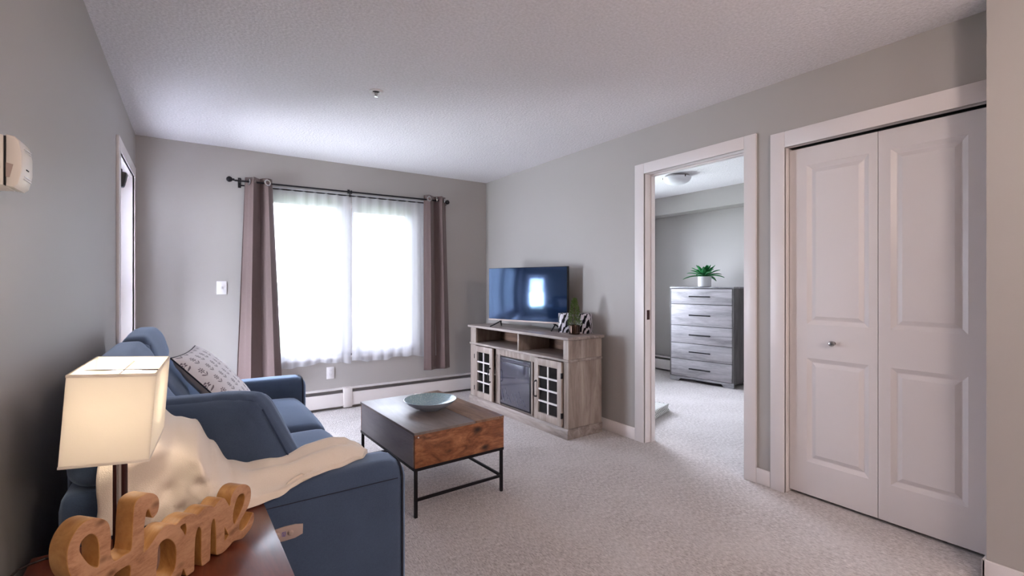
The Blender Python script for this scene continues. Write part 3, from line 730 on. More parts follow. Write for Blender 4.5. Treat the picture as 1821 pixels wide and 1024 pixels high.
for i in range(620):
    t = random.random() ** 0.8; z = 0.075 + t * 0.225; rr = (0.060 * (1 - t) ** 0.8 + 0.006) * (0.55 + 0.45 * random.random()); a_ = random.random() * 2 * pi
    p = Vector((rr * cos(a_), rr * sin(a_), z)); d = Vector((cos(a_), sin(a_), 0.5 + random.random())).normalized() * 0.017
    s_ = d.cross(Vector((0, 0, 1))).normalized() * 0.0034
    q = [p - d * 0.3, p + s_ + d * 0.4, p + d, p - s_ + d * 0.4]; vs = [lf.bm.verts.new(x) for x in q]; lf.bm.faces.new(vs)
    q = [p - d * 0.3, p + Vector((0, 0, 0.0034)) + d * 0.4, p + d, p - Vector((0, 0, 0.0034)) + d * 0.4]; vs = [lf.bm.verts.new(x) for x in q]; lf.bm.faces.new(vs)
tag(lf.build('foliage', M['conifer'], pp, smooth=False, recalc=False))

# coffee table ------------------------------------------------------------------------
CT = empty('coffee_table', (0.963, 2.350, 0), radians(2.6)); tag(CT, 'lift top coffee table with rustic brown front and black metal legs', 'coffee table')
W, LL, zt, zb = 0.575, 0.835, 0.450, 0.262
m = MB(); m.box(0.0, 0.016, 0.018, LL - 0.018, zb, zt - 0.014, bev=0.001); m.build('side_panel', M['table_side'], CT)
m = MB(); m.box(W - 0.016, W, 0.018, LL - 0.018, zb, zt - 0.014, bev=0.001); m.build('side_panel', M['table_side'], CT)
m = MB(); m.box(0.003, W - 0.001, 0.0, 0.018, zb, zt - 0.014, bev=0.001); m.build('front_panel', M['rustic'], CT)
m = MB(); m.box(0.003, W - 0.001, LL - 0.018, LL, zb, zt - 0.014, bev=0.001); m.build('end_panel', M['rustic'], CT)
m = MB(); m.box(0.016, W - 0.016, 0.018, LL - 0.018, zb, zb + 0.012); m.build('bottom_panel', M['rustic'], CT)
m = MB(); m.box(-0.001, W * 0.655, -0.001, LL + 0.001, zt - 0.014, zt, bev=0.0012); m.build('tabletop', M['table_top'], CT)
m = MB(); m.box(W * 0.66, W + 0.001, -0.001, LL + 0.001, zt - 0.014, zt, bev=0.0012); tag(m.build('tabletop', M['table_top2'], CT), 'lighter brown plank strip')
m = MB(); m.lathe([(0, 0), (0.004, 0), (0.004, 0.002), (0, 0.002)], 12, (0.022, -0.001, zt - 0.026), Matrix.Rotation(pi / 2, 3, 'X')); m.build('cam_cap', M['white_plastic'], CT)
for x in (0.004, W - 0.020):
    for y in (0.002, LL - 0.018):
        MB().box(x, x + 0.016, y, y + 0.016, 0, zb - 0.016, bev=0.001).build('leg', M['black_metal'], CT)
m = MB(); m.box(0.0, W, 0.0, 0.018, zb - 0.016, zb).box(0.0, W, LL - 0.018, LL, zb - 0.016, zb).box(0, 0.018, 0.018, LL - 0.018, zb - 0.016, zb).box(W - 0.018, W, 0.018, LL - 0.018, zb - 0.016, zb); m.build('top_rail', M['black_metal'], CT)
m = MB(); zr = 0.085
m.box(0.020, W - 0.020, 0.004, 0.016, zr, zr + 0.014).box(0.020, W - 0.020, LL - 0.016, LL - 0.004, zr, zr + 0.014)
m.box(W - 0.018, W - 0.006, 0.018, LL - 0.018, zr, zr + 0.014); m.build('stretcher', M['black_metal'], CT)

bw = empty('decorative_bowl', (1.232, 2.750, 0.450)); tag(bw, 'shallow blue green crackle glazed bowl on the coffee table', 'bowl')
MB().lathe([(0, 0.001), (0.060, 0.0), (0.063, 0.004), (0.100, 0.018), (0.140, 0.042), (0.161, 0.062), (0.163, 0.065)], 64).build('body', M['bowl_out'], bw)
MB().lathe([(0.163, 0.065), (0.160, 0.066), (0.138, 0.046), (0.100, 0.024), (0.060, 0.012), (0, 0.010)], 64).build('glazed_interior', M['bowl'], bw)

# sofa -------------------------------------------------------------------------------
SF = empty('sofa', (0.15, 2.64, 0)); tag(SF, 'slate blue two seat power reclining sofa with a cream throw over its arm', 'sofa')
def sp_(mb, name, mat=None, **k):
    return mb.build(name, mat or M['sofa'], SF, M=Matrix.Translation((-0.15, -2.64, 0)), **k)
Y0, Y1 = 1.615, 3.665
def arm(ya, yb, outer):
    m = MB(); ym = (ya + yb) / 2
    # upper pad: rounded over the top
    def warp(p, u):
        if u.z > 0.2 and u.x > 0.6: pass
        return p
    m.softbox(-0.10, 0.645, ya, yb, 0.07, 0.598, 0.062, 16, crown=0.004)
    o = sp_(m, 'arm')
    # piping round the front panel
    r = 0.062; x = 0.618
    pts = []
    for cx_, cz_, a0 in ((yb - r, 0.598 - r, 0), (ya + r, 0.598 - r, 90)):
        for i in range(7):
            a_ = radians(a0 + i * 15); pts.append((x, cx_ + (r - 0.004) * cos(a_), cz_ + (r - 0.004) * sin(a_)))
    pts = [(x, yb - 0.004, 0.09)] + pts + [(x, ya + 0.004, 0.09)]
    c = MB(); c.tube(pts, 0.0038, 8); q = c.build('piping', M['piping'], o, M=Matrix.Translation((-0.15, -2.64, 0)))
    sy = ya if outer < 0 else yb
    c = MB(); c.tube([(-0.06, sy + outer * 0.0005, 0.545), (0.60, sy + outer * 0.0002, 0.548)], 0.0012, 6); c.build('seam', M['piping'], o, M=Matrix.Translation((-0.15, -2.64, 0)))
    return o
arm_near = arm(Y0, 1.822, -1); arm_far = arm(3.455, Y1, 1)
sp_(MB().softbox(-0.24, 0.60, 1.82, 3.457, 0.06, 0.34, 0.02, 6), 'seat_base')
def seat(ya, yb):
    m = MB()
    def warp(p, u):
        # rounded front roll
        p.z += 0.012 * (1 - u.y ** 6) * (u.x > 0) * u.x * (u.z > 0)
        p.x += 0.022 * (1 - u.y ** 4) * (u.x > 0) * u.x * (1 - u.z ** 2)
        p.z += 0.004 * noise.noise(p * 6)
        return p
    m.softbox(-0.08, 0.592, ya, yb, 0.19, 0.478, 0.058, 18, crown=0.022, warp=warp)
    return sp_(m, 'seat_cushion')
seat(1.826, 2.638); seat(2.642, 3.452)
def back(ya, yb):
    # cushions between the rear plane and a front profile that leans back
    FR = [(0.43, 0.095), (0.60, 0.045), (0.68, -0.030), (0.76, -0.085), (0.88, -0.130), (1.00, -0.160)]
    def F(z):
        for (z0, x0), (z1, x1) in zip(FR, FR[1:]):
            if z <= z1: return x0 + (x1 - x0) * max(0, z - z0) / (z1 - z0)
        return FR[-1][1]
    def mk(z0, z1, r, name, top=0.0):
        def w(p, u):
            q = (p.x + 0.27) / 0.30; z = p.z + top * (1 - u.y ** 2) * max(0, u.z)
            bul = 0.009 * (1 - u.y ** 4) * (1 - u.z ** 2) * max(0, u.x)
            y = p.y - 0.03 * u.y * (max(0, u.z) ** 3) * (1 if top else 0)
            return Vector((-0.275 + q * (F(z) + 0.275) + bul + 0.005 * noise.noise(p * 6), y, z + 0.005 * noise.noise(p * 5)))
        m = MB().softbox(-0.27, 0.03, ya, yb, z0, z1, r, 16, warp=w); sp_(m, name)
    mk(0.43, 0.655, 0.07, 'back_cushion'); mk(0.625, 0.825, 0.07, 'back_cushion'); mk(0.795, 0.985, 0.08, 'headrest', 0.012)
back(1.80, 2.636); back(2.644, 3.48)
m = MB().softbox(-0.285, -0.10, Y0 + 0.01, 1.80, 0.10, 0.69, 0.03, 10, warp=lambda p, u: Vector((p.x, p.y, p.z)))
m.softbox(-0.275, -0.13, Y0 + 0.012, 1.82, 0.692, 0.90, 0.055, 12, warp=lambda p, u: Vector((p.x + 0.02 * (1 - u.z ** 2) * (u.x > 0), p.y, p.z)))
sp_(m, 'back_side_panel')
m = MB().softbox(-0.285, -0.10, 3.46, Y1 - 0.01, 0.10, 0.80, 0.05, 10); sp_(m, 'back_side_panel')
sp_(MB().softbox(-0.295, -0.22, 1.79, 3.49, 0.08, 0.86, 0.03, 10), 'back_panel')
for x in (-0.2, 0.55):
    for y in (1.70, 3.58): sp_(MB().lathe([(0, 0), (0.022, 0), (0.028, 0.075), (0, 0.075)], 16, (x, y, 0)), 'foot', M['tvblack'])
# power control on the outer side of the near arm
cp = MB(); Z = 0.0
pts = [(-0.068, -0.020), (-0.040, -0.023), (0.0, -0.024), (0.030, -0.022), (0.052, -0.014), (0.052, 0.016), (0.030, 0.020), (0.0, 0.020), (-0.040, 0.015), (-0.068, 0.006)]
def tilt(p, ang=radians(-2), c=(0.236, 0.4605)): return (c[0] + p[0] * cos(ang) - p[1] * sin(ang), c[1] + p[0] * sin(ang) + p[1] * cos(ang))
cp.prism([tilt(p) for p in pts], 'Y', Y0 - 0.004, Y0 + 0.01, bev=0.001)
cpo = cp.build('control_panel', M['grey_plastic'], arm_near, M=Matrix.Translation((-0.15, -2.64, 0)))
# ------- sub-parts of the panel would be a 4th level: keep the buttons beside it
for dx in (-0.022, 0.016):
    q = tilt((dx, -0.002)); cb = MB(); cb.lathe([(0, 0.006), (0.005, 0.006), (0.008, 0.003), (0.009, 0), (0, 0)], 16, (q[0], Y0 - 0.004, q[1]), Matrix.Rotation(pi / 2, 3, 'X'))
    cb.build('control_button', M['grey_plastic'], arm_near, M=Matrix.Translation((-0.15, -2.64, 0)))
q = tilt((-0.003, -0.002)); g = MB(); yg = Y0 - 0.0046
for (dx0, dx1, dz0, dz1) in ((-0.005, -0.0035, -0.007, 0.006), (0.0035, 0.005, -0.004, 0.007), (-0.005, 0.002, 0.0045, 0.006), (-0.0008, 0.0008, -0.006, 0.003), (-0.002, 0.005, -0.007, -0.0055)):
    g.box(q[0] + dx0, q[0] + dx1, yg, yg + 0.001, q[1] + dz0, q[1] + dz1)
g.build('usb_symbol', M['blue'], arm_near, M=Matrix.Translation((-0.15, -2.64, 0)))

# cushions ---------------------------------------------------------------------------
def cushion_mesh(w_, h_, t_, pinch=0.06, n=36, p=2.6, uv=True, shape=None, mats=1):
    bm = bmesh.new(); uvl = bm.loops.layers.uv.new('UVMap')
    def pt(i, j, side):
        u = -1 + 2 * i / n; v = -1 + 2 * j / n
        th_ = max(0, (1 - abs(u) ** p)) ** 0.5 * max(0, (1 - abs(v) ** p)) ** 0.5
        sx = 1 - pinch * (1 - v * v) * abs(u) ** 2; sy = 1 - pinch * (1 - u * u) * abs(v) ** 2
        q = Vector((u * sx * w_ / 2, v * sy * h_ / 2, side * t_ / 2 * th_))
        q.z += side * 0.004 * noise.noise(Vector((u * 3, v * 3, side * 2))) * th_
        # wrinkles at the corners
        cr = (abs(u) * abs(v)) ** 3; q.z += side * 0.006 * cr * sin(14 * (u - v)) * th_ ** 0.3
        if shape: q = shape(q, u, v)
        return q
    V = {}
    for side in (1, -1):
        for i in range(n + 1):
            for j in range(n + 1):
                edge = i in (0, n) or j in (0, n)
                k = (i, j, 0 if edge else side)
                if k not in V: V[k] = bm.verts.new(pt(i, j, side))
    for side in (1, -1):
        for i in range(n):
            for j in range(n):
                ks = [(i, j), (i + 1, j), (i + 1, j + 1), (i, j + 1)]
                if side < 0: ks = ks[::-1]
                vs = [V[(a, b, 0 if (a in (0, n) or b in (0, n)) else side)] for a, b in ks]
                f = bm.faces.new(vs); f.material_index = 0 if side > 0 or mats == 1 else 1
                for lp, (a, b) in zip(f.loops, ks): lp[uvl].uv = (a / n, b / n)
    return bm
def frame(ux, uy, o):
    ux = Vector(ux).normalized(); uy = Vector(uy); uy = (uy - ux * uy.dot(ux)).normalized(); uz = ux.cross(uy)
    m_ = Matrix((ux, uy, uz)).transposed().to_4x4(); m_.translation = Vector(o); return m_
# floral throw pillow: ux along +Y(far), uy up-back
cfr = frame((0.20, 1, 0.0), (-0.30, 0.0, 0.33), (0.110, 3.01, 0.705))
tp_ = empty('throw_pillow', cfr.translation); tag(tp_, 'white throw pillow printed with small grey flowers, leaning on the far sofa seat', 'pillow')
m = MB(); m.bm = cushion_mesh(0.50, 0.46, 0.13, 0.06, mats=2)
o = m.build('cover', [M['print'], M['cotton']], tp_, recalc=False, M=cfr.to_3x3().to_4x4())
pts = []
for (u, v) in [(-1 + 2 * i / 12, -1) for i in range(12)] + [(1, -1 + 2 * i / 12) for i in range(12)] + [(1 - 2 * i / 12, 1) for i in range(12)] + [(-1, 1 - 2 * i / 12) for i in range(12)]:
    sx = 1 - 0.06 * (1 - v * v); sy = 1 - 0.06 * (1 - u * u)
    pts.append(cfr.to_3x3() @ Vector((u * sx * 0.25, v * sy * 0.23, 0)))
MB().tube(pts, 0.0035, 6, closed=True).build('piping', M['piping'], tp_)
# big blue pillow against the near arm
bfr = frame((0.883, -0.469, 0), (-0.03, -0.10, 1), (0.075, 1.985, 0.485))
_c = bfr.to_3x3(); B3 = Matrix((_c.col[0], -_c.col[2], _c.col[1])).transposed()
def bq(p, u):
    zt_ = p.z / 0.37
    k = max(0.0, u.x); x = p.x
    if x > 0: x *= 1.0 - 0.52 * zt_
    z = p.z - 0.020 * max(0, -u.x) * zt_ - 0.015 * (k ** 4) * zt_
    y = p.y + math.copysign(0.040 * (1 - u.x ** 4) * (1 - u.z ** 4) * abs(u.y), u.y)
    cx_, cz_ = 0.13, 0.34                       # puckers running out of the top corner
    dx, dz = x - cx_, z - cz_; r_ = sqrt(dx * dx + dz * dz); a_ = math.atan2(dz, dx)
    if u.y < 0: y += 0.006 * math.exp(-(r_ / 0.11) ** 2) * sin(a_ * 11) * min(1, r_ / 0.03)
    y += 0.006 * noise.noise(Vector((x * 5, z * 5, 1)))
    return Vector((x, y, z))
m = MB(); m.softbox(-0.22, 0.345, -0.055, 0.055, 0.010, 0.37, 0.045, 26, warp=lambda p, u: bq(p, u))
bp = empty('lumbar_pillow', bfr.translation); tag(bp, 'large slate blue pillow leaning on the near sofa arm above the cream throw', 'pillow')
m.build('cover', M['sofa'], bp, recalc=True, M=B3.to_4x4(), angle=80)
pts = []
for i in range(15):
    z = 0.335 - 0.31 * i / 14; zt_ = z / 0.37
    pts.append(B3 @ Vector((0.335 * (1 - 0.50 * zt_ ** 1.0), -0.050, z - 0.012 * zt_)))
MB().tube(pts, 0.0028, 6).build('piping', M['sofa_seam'], bp)

# cream throw draped over arm ----------------------------------------------------------
def interp(x, tab):
    if x <= tab[0][0]: return tab[0][1]
    for (a_, va), (b_, vb) in zip(tab, tab[1:]):
        if x <= b_:
            t = (x - a_) / (b_ - a_); t = t * t * (3 - 2 * t); return va + (vb - va) * t
    return tab[-1][1]
ZT = [(-0.20, 0.955), (-0.12, 0.90), (-0.04, 0.82), (0.005, 0.805), (0.05, 0.73), (0.10, 0.655), (0.16, 0.632), (0.26, 0.622), (0.34, 0.640), (0.42, 0.648), (0.47, 0.640), (0.51, 0.622), (0.55, 0.606)]
YO = [(-0.2, 1.588), (0.23, 1.592), (0.30, 1.635), (0.40, 1.67), (0.50, 1.715), (0.55, 1.78)]      # outer border / hanging plane
ZL = [(-0.2, 0.586), (0.08, 0.583), (0.16, 0.578), (0.21, 0.583), (0.28, 0.606), (0.55, 0.604)]        # hem height
YI = [(-0.2, 1.90), (0.2, 1.90), (0.4, 1.93), (0.585, 1.90)]                                          # inner border
ZI = [(-0.2, 0.70), (0.0, 0.60), (0.2, 0.53), (0.40, 0.53), (0.585, 0.55)]
CREASE = [((-0.002, 0.723), (-0.055, 0.664), 0.020, 0.014), ((-0.055, 0.664), (-0.10, 0.58), 0.018, 0.014), ((0.085, 0.700), (0.017, 0.683), 0.022, 0.013), ((0.017, 0.683), (-0.026, 0.613), 0.024, 0.014), ((-0.026, 0.613), (-0.04, 0.52), 0.020, 0.014),
          ((-0.023, 0.80), (-0.086, 0.700), 0.012, 0.016),
          ((0.02, 0.70), (-0.04, 0.62), -0.010, 0.016), ((0.09, 0.665), (0.02, 0.645), -0.014, 0.018), ((-0.04, 0.76), (-0.11, 0.62), -0.010, 0.02)]
def blanket(u, v):
    x = -0.185 + 0.725 * u
    zt_, yo, zl, yi, zi = interp(x, ZT), interp(x, YO), interp(x, ZL), interp(x, YI), interp(x, ZI)
    # path: inner bottom -> inner top -> ridge -> outer top -> hem
    yr = (yi * 0.42 + yo * 0.58)
    hang = zt_ - zl
    path = [(yi, zi), (yi - 0.012, zi + (zt_ - zi) * 0.72), (yi - 0.045, zt_ - 0.012), (yr, zt_ + 0.004), (yo + 0.045, zt_ - min(0.02, hang * 0.2)), (yo + 0.006, zt_ - min(0.07, hang * 0.5)), (yo, zl + hang * 0.25), (yo, zl)]
    s_ = v * (len(path) - 1); i = min(int(s_), len(path) - 2); t = s_ - i
    P = lambda k: Vector(path[max(0, min(len(path) - 1, k))])
    a_, b_, c_, d_ = P(i - 1), P(i), P(i + 1), P(i + 2)
    q = 0.5 * ((2 * b_) + (-a_ + c_) * t + (2 * a_ - 5 * b_ + 4 * c_ - d_) * t * t + (-a_ + 3 * b_ - 3 * c_ + d_) * t ** 3)
    # hanging folds fan out from the bump
    k = min(1, max(0, (v - 0.42) / 0.25)) * (1 - min(1, max(0, (x - 0.12) / 0.16)))
    ang = math.atan2(0.86 - q.y * 0 - q[1], x - 0.0)
    rr_ = sqrt(x * x + (0.82 - q[1]) ** 2)
    f = sin(ang * 5.5 + 1.2 * noise.noise(Vector((x * 4, q[1] * 4, 0)))) * 0.030 * min(1, rr_ / 0.12) + 0.010 * noise.noise(Vector((x * 9, q[1] * 9, 3.0)))
    q = Vector((q[0] - k * (0.026 + f) * max(0.12, min(1, (0.86 - q[1]) / 0.08)), q[1]))
    def seg(px, pz, A, B):
        ax, az, bx_, bz = *A, *B; dx, dz = bx_ - ax, bz - az; t_ = max(0, min(1, ((px - ax) * dx + (pz - az) * dz) / (dx * dx + dz * dz)))
        return sqrt((px - ax - dx * t_) ** 2 + (pz - az - dz * t_) ** 2)
    cr = 0
    for A, B, dp, wd in CREASE:
        d_ = seg(x, q[1], A, B); cr += 0.62 * dp * math.exp(-(d_ / (wd * 1.45)) ** 2)
    if v > 0.40: q = Vector((q[0] + cr * min(1, (v - 0.40) / 0.15) * (1 if x < 0.19 else 0.5), q[1]))
    k2 = min(1, max(0, (x - 0.10) / 0.12)) * sin(pi * min(1, max(0, v / 0.85)))
    f2 = sin((q[0] - 1.6) * 52 - x * 12 + 2 * noise.noise(Vector((x * 5, q[0] * 5, 1)))) * 0.014 * max(0, min(1, (0.97 - v) / 0.15)) + 0.004 * noise.noise(Vector((x * 9, q[0] * 9, 7)))
    z = q[1] + k2 * (f2 + 0.006)
    xx = x + 0.006 * noise.noise(Vector((u * 3, v * 5, 5))) * (0.3 + u)
    if u < 0.08: xx += -0.03 * max(0, v - 0.75) * 4 * (1 - u / 0.08) + 0.006 * sin(v * 30)
    return (xx, q[0], z)
m = MB(); m.grid(blanket, 130, 110)
ob = m.build('throw_blanket', M['throw'], recalc=False, angle=80); tag(ob, 'cream plush throw draped over the near arm of the blue sofa', 'blanket')
s_ = ob.modifiers.new('thick', 'SOLIDIFY'); s_.thickness = 0.014; s_.offset = 1

# side table --------------------------------------------------------------------------
ST = empty('side_table', (0.176, 1.600, 0), radians(1.9)); tag(ST, 'reddish brown wooden side table holding the lamp and wooden sign', 'side table')
m = MB(); m.box(-0.497, 0.0, -0.62, 0.0, 0.555, 0.575, bev=0.002, seg=2); m.build('tabletop', M['mahogany'], ST)
m = MB(); m.box(-0.485, -0.012, -0.608, -0.012, 0.48, 0.555, bev=0.001); m.build('apron', M['mahogany'], ST)
for x in (-0.485, -0.052):
    for y in (-0.608, -0.052): MB().box(x, x + 0.04, y, y + 0.04, 0, 0.48, bev=0.002).build('leg', M['mahogany'], ST)
m = MB(); m.box(-0.48, -0.017, -0.60, -0.017, 0.15, 0.168); m.build('shelf', M['mahogany'], ST)

# table lamp ---------------------------------------------------------------------------
LP = empty('table_lamp', (-0.140, 1.42, 0.575)); tag(LP, 'lit table lamp with a cream rectangular shade on the side table', 'lamp')
MB().box(-0.055, 0.055, -0.055, 0.055, 0.0, 0.014, bev=0.002).build('base', M['bronze'], LP)
m = MB(); rzl = radians(-20); 
m.box(-0.0125, -0.0035, -0.006, 0.006, 0.014, 0.262, bev=0.0006).box(0.006, 0.0125, -0.006, 0.006, 0.014, 0.262, bev=0.0006).box(-0.0125, 0.0125, -0.006, 0.006, 0.262, 0.272, bev=0.0006)
m.build('pole', M['bronze'], LP, rot=(0, 0, radians(-28)))
MB().box(-0.0035, -0.0010, -0.0065, 0.0065, 0.014, 0.27).build('metal_inlay', M['chrome'], LP, rot=(0, 0, radians(-28)))
MB().tube([(0, 0, 0.27), (0, 0, 0.325)], 0.010, 12).build('socket', M['chrome'], LP)
b = MB(); b.lathe([(0, 0.0), (0.013, 0.005), (0.014, 0.02), (0.028, 0.05), (0.030, 0.068), (0.022, 0.088), (0, 0.096)], 20, (0, 0, 0.318)); b.build('bulb', M['bulb'], LP)
from mathutils import Euler
sR = Euler((0.019, 0.071, -0.061), 'XYZ').to_matrix().to_4x4(); sR.translation = Vector((0.002, 0, 0.949 - 0.575))
sw, sd, sh, tk = 0.1475, 0.251, 0.189, 0.002
m = MB()
for (x0, x1, y0_, y1_) in ((-sw / 2, sw / 2, -sd / 2, -sd / 2 + tk), (-sw / 2, sw / 2, sd / 2 - tk, sd / 2), (-sw / 2, -sw / 2 + tk, -sd / 2 + tk, sd / 2 - tk), (sw / 2 - tk, sw / 2, -sd / 2 + tk, sd / 2 - tk)):
    m.box(x0, x1, y0_, y1_, -sh / 2, sh / 2)
shd = m.build('lamp_shade', M['shade'], LP, M=sR, smooth=False)
for z in (-sh / 2 + 0.002, sh / 2 - 0.002):
    m = MB()
    for (x0, x1, y0_, y1_) in ((-sw / 2 - 0.001, sw / 2 + 0.001, -sd / 2 - 0.001, -sd / 2 + 0.003), (-sw / 2 - 0.001, sw / 2 + 0.001, sd / 2 - 0.003, sd / 2 + 0.001), (-sw / 2 - 0.001, -sw / 2 + 0.003, -sd / 2, sd / 2), (sw / 2 - 0.003, sw / 2 + 0.001, -sd / 2, sd / 2)):
        m.box(x0, x1, y0_, y1_, z - 0.003, z + 0.003, bev=0.001)
    m.build('trim_band', M['shade'], shd, M=sR)
m = MB(); zf = sh / 2 - 0.012
m.tube([(-sw / 2 + 0.003, 0, zf), (sw / 2 - 0.003, 0, zf)], 0.0018, 6).tube([(0, -sd / 2 + 0.003, zf), (0, sd / 2 - 0.003, zf)], 0.0018, 6); m.build('spider', M['chrome'], shd, M=sR)
pl = bpy.data.lights.new('lamp_bulb_light', 'POINT'); pl.energy = BULB_W; pl.color = (1.0, 0.86, 0.72); pl.shadow_soft_size = 0.035
plo = bpy.data.objects.new('lamp_bulb_light', pl); COL.objects.link(plo); plo.location = (-0.140, 1.42, 0.945 + 0.03)
# cord
m = MB(); m.tube([(-0.20, 1.46, 0.5785), (-0.25, 1.53, 0.5785), (-0.29, 1.556, 0.5785), (-0.315, 1.545, 0.5785), (-0.332, 1.528, 0.5785), (-0.3425, 1.50, 0.574), (-0.350, 1.47, 0.55), (-0.356, 1.44, 0.40), (-0.358, 1.42, 0.03)], 0.0026, 8)
tag(m.build('power_cord', M['cord']), 'thin dark lamp cord crossing the corner of the side table', 'cord')

# wooden "Home" sign ------------------------------------------------------------------------
outer = [(-0.315,0.714),(-0.32,0.736),(-0.32,0.759),(-0.316,0.774),(-0.309,0.786),(-0.3,0.795),(-0.289,0.799),(-0.275,0.797),(-0.263,0.79),(-0.254,0.781),(-0.249,0.77),(-0.247,0.755),(-0.246,0.742),(-0.247,0.725),(-0.246,0.713),(-0.242,0.701),(-0.235,0.698),(-0.223,0.7),(-0.21,0.701),(-0.207,0.726),(-0.206,0.752),(-0.204,0.778),(-0.201,0.791),(-0.193,0.798),(-0.18,0.8),(-0.167,0.797),(-0.157,0.789),(-0.151,0.778),(-0.15,0.764),(-0.153,0.752),(-0.159,0.746),(-0.164,0.744),(-0.169,0.752),(-0.172,0.763),(-0.175,0.766),(-0.178,0.76),(-0.18,0.748),(-0.182,0.731),(-0.182,0.703),(-0.183,0.684),(-0.171,0.69),(-0.160,0.700),(-0.150,0.708),
 (-0.137,0.714),(-0.122,0.711),(-0.112,0.705),(-0.099,0.711),(-0.085,0.712),(-0.07,0.709),(-0.058,0.701),(-0.045,0.707),(-0.032,0.708),(-0.02,0.704),(-0.014,0.698),(-0.003,0.706),(0.008,0.709),(0.017,0.706),(0.024,0.696),(0.033,0.68),(0.036,0.696),(0.043,0.709),(0.055,0.717),(0.071,0.717),(0.086,0.711),(0.098,0.7),(0.102,0.687),(0.101,0.67),(0.094,0.653),(0.081,0.639),(0.067,0.626),(0.063,0.613),(0.064,0.604),(0.072,0.6),(0.085,0.605),(0.099,0.618),(0.107,0.628),(0.112,0.624),(0.112,0.607),(0.102,0.591),(0.086,0.582),(0.071,0.578),(0.046,0.585),(0.034,0.581),(0.02,0.576),(0.008,0.575),(-0.005,0.579),(-0.008,0.589),(-0.008,0.616),(-0.009,0.647),(-0.011,0.664),(-0.014,0.67),(-0.018,0.666),(-0.021,0.653),(-0.022,0.624),(-0.023,0.59),(-0.025,0.578),(-0.032,0.576),(-0.046,0.576),(-0.049,0.594),(-0.049,0.627),(-0.049,0.658),(-0.052,0.668),(-0.055,0.671),(-0.059,0.666),(-0.063,0.652),(-0.065,0.625),(-0.066,0.592),(-0.067,0.578),(-0.075,0.576),(-0.084,0.576),(-0.088,0.58),(-0.092,0.592),(-0.094,0.597),(-0.098,0.588),(-0.104,0.579),(-0.118,0.575),(-0.140,0.575),(-0.155,0.579),(-0.166,0.588),(-0.174,0.600),(-0.180,0.590),(-0.186,0.579),(-0.192,0.576),(-0.206,0.576),(-0.211,0.582),(-0.211,0.62),(-0.211,0.655),(-0.2105,0.668),(-0.214,0.674),(-0.23,0.674),(-0.241,0.670),(-0.246,0.655),(-0.247,0.60),(-0.249,0.580),(-0.256,0.576),(-0.270,0.576),(-0.276,0.582),(-0.278,0.61),(-0.279,0.650),(-0.281,0.668),(-0.290,0.676),(-0.302,0.689)]
holes = [[(-0.3,0.751),(-0.298,0.763),(-0.292,0.769),(-0.283,0.771),(-0.275,0.764),(-0.27,0.752),(-0.268,0.734),(-0.268,0.715),(-0.27,0.704),(-0.278,0.709),(-0.287,0.721),(-0.296,0.739)],
 [(-0.156,0.618),(-0.154,0.65),(-0.152,0.674),(-0.147,0.683),(-0.139,0.685),(-0.131,0.683),(-0.121,0.673),(-0.114,0.659),(-0.112,0.64),(-0.114,0.616),(-0.120,0.603),(-0.132,0.598),(-0.146,0.602)],
 [(-0.101,0.694),(-0.091,0.696),(-0.088,0.691),(-0.087,0.680),(-0.0895,0.671),(-0.094,0.681)],
 [(0.018,0.634),(0.0295,0.609),(0.018,0.601)],
 [(0.044,0.654),(0.048,0.671),(0.057,0.689),(0.067,0.694),(0.077,0.69),(0.08,0.679),(0.075,0.662),(0.063,0.644),(0.052,0.632),(0.048,0.628),(0.044,0.637)]]
def smooth_poly(p, k=3):
    out = []; n = len(p)
    for i in range(n):
        a_, b_, c_, d_ = [Vector(p[(i + j) % n]) for j in (-1, 0, 1, 2)]
        for s_ in range(k):
            t = s_ / k
            out.append(0.5 * ((2 * b_) + (-a_ + c_) * t + (2 * a_ - 5 * b_ + 4 * c_ - d_) * t * t + (-a_ + 3 * b_ - 3 * c_ + d_) * t ** 3))
    return out
cu = bpy.data.curves.new('sign_outline', 'CURVE'); cu.dimensions = '2D'; cu.fill_mode = 'BOTH'; cu.extrude = 0.0205; cu.bevel_depth = 0.0018; cu.bevel_resolution = 2; cu.offset = -0.0018
for poly in [outer] + holes:
    pts = smooth_poly(poly, 3 if poly is not holes[3] else 1)
    s_ = cu.splines.new('POLY'); s_.points.add(len(pts) - 1); s_.use_cyclic_u = True
    for q, p in zip(s_.points, pts): q.co = (p[0], p[1] - 0.575, 0, 1)
tmp = bpy.data.objects.new('tmp_sign', cu); COL.objects.link(tmp)
bpy.context.view_layer.update()
me = bpy.data.meshes.new_from_object(tmp.evaluated_get(bpy.context.evaluated_depsgraph_get()))
bpy.data.objects.remove(tmp)
# local: X along word, Z up, Y depth (0 front .. .045 back)
for v in me.vertices:
    x, y, z = v.co; v.co = (x, 0.0225 - z, y)
me.flip_normals()
me.materials.clear(); me.materials.append(M['sign_wood']); me.materials.append(M['sign_face'])
bmx = bmesh.new(); bmx.from_mesh(me); bmesh.ops.remove_doubles(bmx, verts=bmx.verts, dist=1e-5); bmesh.ops.recalc_face_normals(bmx, faces=bmx.faces)
for f in bmx.faces:
    f.material_index = 1 if abs(f.normal.y) > 0.8 else 0
zmin = min(v.co.z for v in bmx.verts)
for v in bmx.verts: v.co.z -= zmin
bmx.to_mesh(me); bmx.free()
me.shade_smooth(); me.set_sharp_from_angle(angle=radians(40))
sg = bpy.data.objects.new('wooden_word_sign', me); COL.objects.link(sg)
sg.location = (0.052, 1.347, 0.575); sg.rotation_euler = (0, 0, radians(90 - 47.353))
tag(sg, 'carved wooden script sign reading Home on the side table', 'sign')

